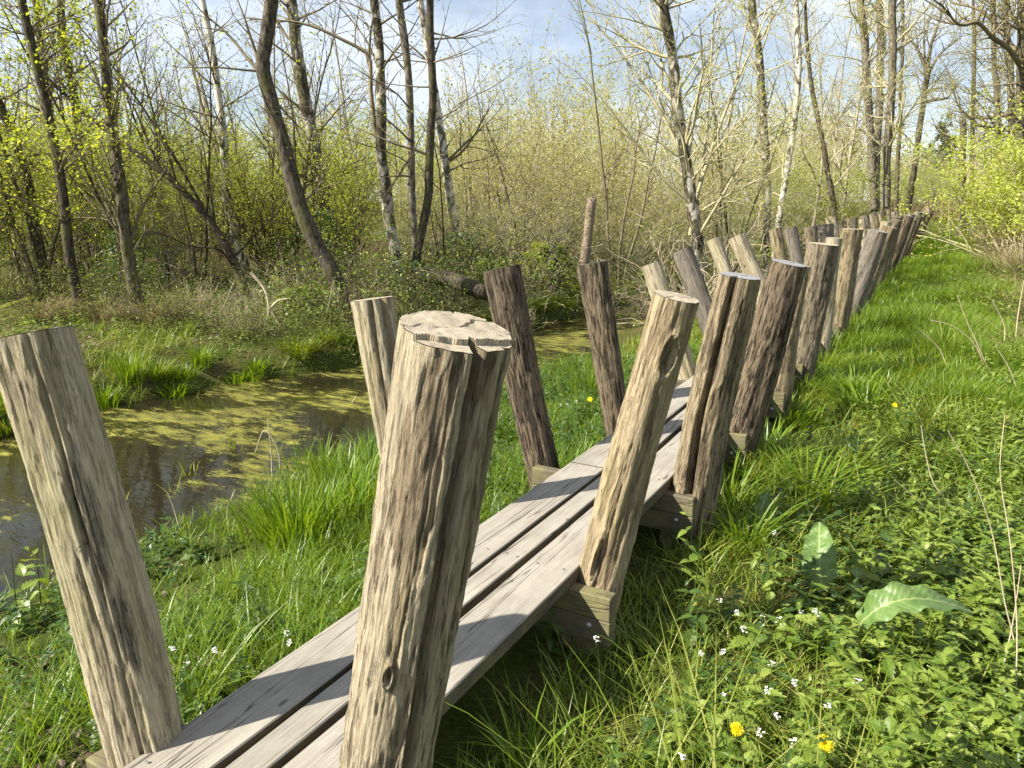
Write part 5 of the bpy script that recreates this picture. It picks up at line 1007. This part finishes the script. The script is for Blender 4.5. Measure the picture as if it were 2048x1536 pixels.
wflowers([(1110+rg.uniform(-60, 90), 790+rg.uniform(-60, 60)) for _ in range(7)], 'tiny white flower cluster on the slope beyond the dark posts', 'white wildflowers beyond the boardwalk')
# dry stalks
def stalk(pts, h0, label, w=3.5, group='dry stalks in the right foreground', fork=()):
    base = on_ground(*pts[0]); zc = base[1]; o = stick('dry_stalk', label, 'dead stalk', [pts] + list(fork), zc, w, M['stalk'], 5); o['group'] = group; return o
stalk([(2036, 1395), (2030, 1290), (2012, 1215), (1980, 1050), (1930, 920), (1895, 860)], 0, 'longest pale dry stalk bending across the right nettles')
stalk([(1935, 1070), (1900, 1010), (1872, 975), (1850, 900), (1842, 850)], 0, 'dry stalk left of the longest one, tip bent over')
stalk([(2030, 1420), (2034, 1250), (2020, 1080), (2000, 930), (2010, 830)], 0, 'upright dry stalk at the right edge')
stalk([(1990, 1400), (2010, 1320), (2030, 1220), (2042, 1130)], 0, 'dry stalk slanting up to the right edge')
stalk([(1880, 1060), (1835, 1000), (1790, 960)], 0, 'short dry stalk lying across the nettles', 3)
for k, (pts) in enumerate([[(1975, 760), (1950, 690), (1900, 650), (1860, 640)], [(1990, 770), (1960, 700), (1925, 620), (1915, 590)], [(1900, 760), (1880, 700), (1840, 660)], [(2030, 700), (2035, 640), (2048, 560)], [(2000, 720), (2010, 660), (1985, 600)], [(1930, 720), (1870, 700), (1790, 705)], [(2040, 800), (2020, 740), (1990, 690)]]):
    stalk(pts, 0, 'thin pale dry stem arching over the right bank', 3.0, 'dry stems on the right bank')
for k, pts in enumerate([[(545, 985), (542, 900), (535, 838)], [(560, 965), (555, 900), (530, 860), (510, 905)], [(585, 945), (570, 860), (560, 830)], [(640, 905), (634, 850), (632, 812)], [(665, 900), (690, 830), (712, 792)], [(610, 925), (590, 880), (565, 845)], [(655, 915), (645, 880), (655, 850)], [(460, 1070), (455, 1020), (470, 980)], [(360, 1060), (345, 1010), (335, 985)]]):
    stalk(pts, 0, 'thin dead stem at the near edge of the ditch', 3.2, 'dead stems by the ditch')
# emergent sedges in the water
for k, (px, py) in enumerate([(345, 985), (250, 1030), (470, 900), (380, 950), (560, 900), (240, 1010)]):
    p = at_z(px, py, WZ); rng = np.random.default_rng(k); n = 7; V, q, t = blades(np.stack([rng.normal(0, .02, n), rng.normal(0, .02, n), np.full(n, -.1)], -1), rng.uniform(.15, .32, n), np.full(n, .010), rng.uniform(0, 6.28, n), rng.uniform(0, .3, n), rng.uniform(0, .4, n))
    o = link('water_sedge', mesh_np('water_sedge', V, [q, t]), M['grass']); o.location = tuple(p); tag(o, 'tiny sedge shoot poking out of the ditch water', 'water plant', 'sedge shoots in the ditch')
# anything still parked out of sight is removed
for o in [o for o in COL.objects if o.parent is None and o.location.z < -20]:
    for c in list(o.children): bpy.data.objects.remove(c)
    bpy.data.objects.remove(o)
# tall tufts along the strip right of the far posts, and screws in the near planks
tp = [o for o in COL.objects if o.get('label', '').startswith('bright tuft hiding')][0]; td = [o for o in COL.objects if o.get('label', '').startswith('round grass tuft')][0]
tr = random.Random(31)
for k in range(46):
    s_ = 4.5 + 26*(k/46)**1.4; q_ = tr.choice((tr.uniform(-0.98, -0.75), tr.uniform(-0.7, 0.6))); x_, y_ = xy(q_, s_); src = tp if tr.random() < 0.6 else td
    o = copy_tree(src, (x_, y_, float(ground_z(x_, y_))), tr.uniform(0, 6.28), (tr.uniform(.8, 1.3),)*2 + (tr.uniform(.5, 1.0),)); o['label'] = 'rough grass clump on the strip right of the boardwalk posts'; o['group'] = 'grass clumps right of the posts'
mb = MB(); k = 8; th = np.arange(k)*2*math.pi/k; mb.add(np.stack([0.0042*np.cos(th), 0.0042*np.sin(th), 0*th+0.0016], -1), np.arange(k)[None]); mb.add([(0.0042*math.cos(t), 0.0042*math.sin(t), z) for z in (0, 0.0016) for t in th], np.array([[i, (i+1) % k, k+(i+1) % k, k+i] for i in range(k)]))
scw = None
for kk in range(6):
    s_ = beam_s(kk)
    for (a, b) in PW:
        for f in (0.22, 0.78):
            q_ = float(center_q(s_)) + a + (b-a)*f; x_, y_ = xy(q_, s_ + tr.uniform(-.012, .012)); loc = Vector((x_, y_, PZ+0.001)) - bw.location
            if scw is None: scw = mb.build('screw', M['bolt'], bw); o = scw
            else: o = scw.copy(); COL.objects.link(o)
            o.location = loc
sd_ = [o for o in COL.objects if o.get('label', '').startswith('second bright grass tuft')][0]
for k in range(54):
    s_ = -1.5 + 15*(k/54) + tr.uniform(-.2, .2); q_ = float(far_shore(s_)) - tr.uniform(0.0, 0.55); x_, y_ = xy(q_, s_)
    if abs(x_) > 0.8*y_+1: continue
    src = sd_ if tr.random() < 0.45 else td; o = copy_tree(src, (x_, y_, max(WZ, float(ground_z(x_, y_)))-0.02), tr.uniform(0, 6.28), (tr.uniform(.8, 1.4),)*2 + (tr.uniform(.45, .95),)); o['label'] = 'sedge clump hanging over the far waterline of the ditch'; o['group'] = 'sedge clumps along the far waterline'
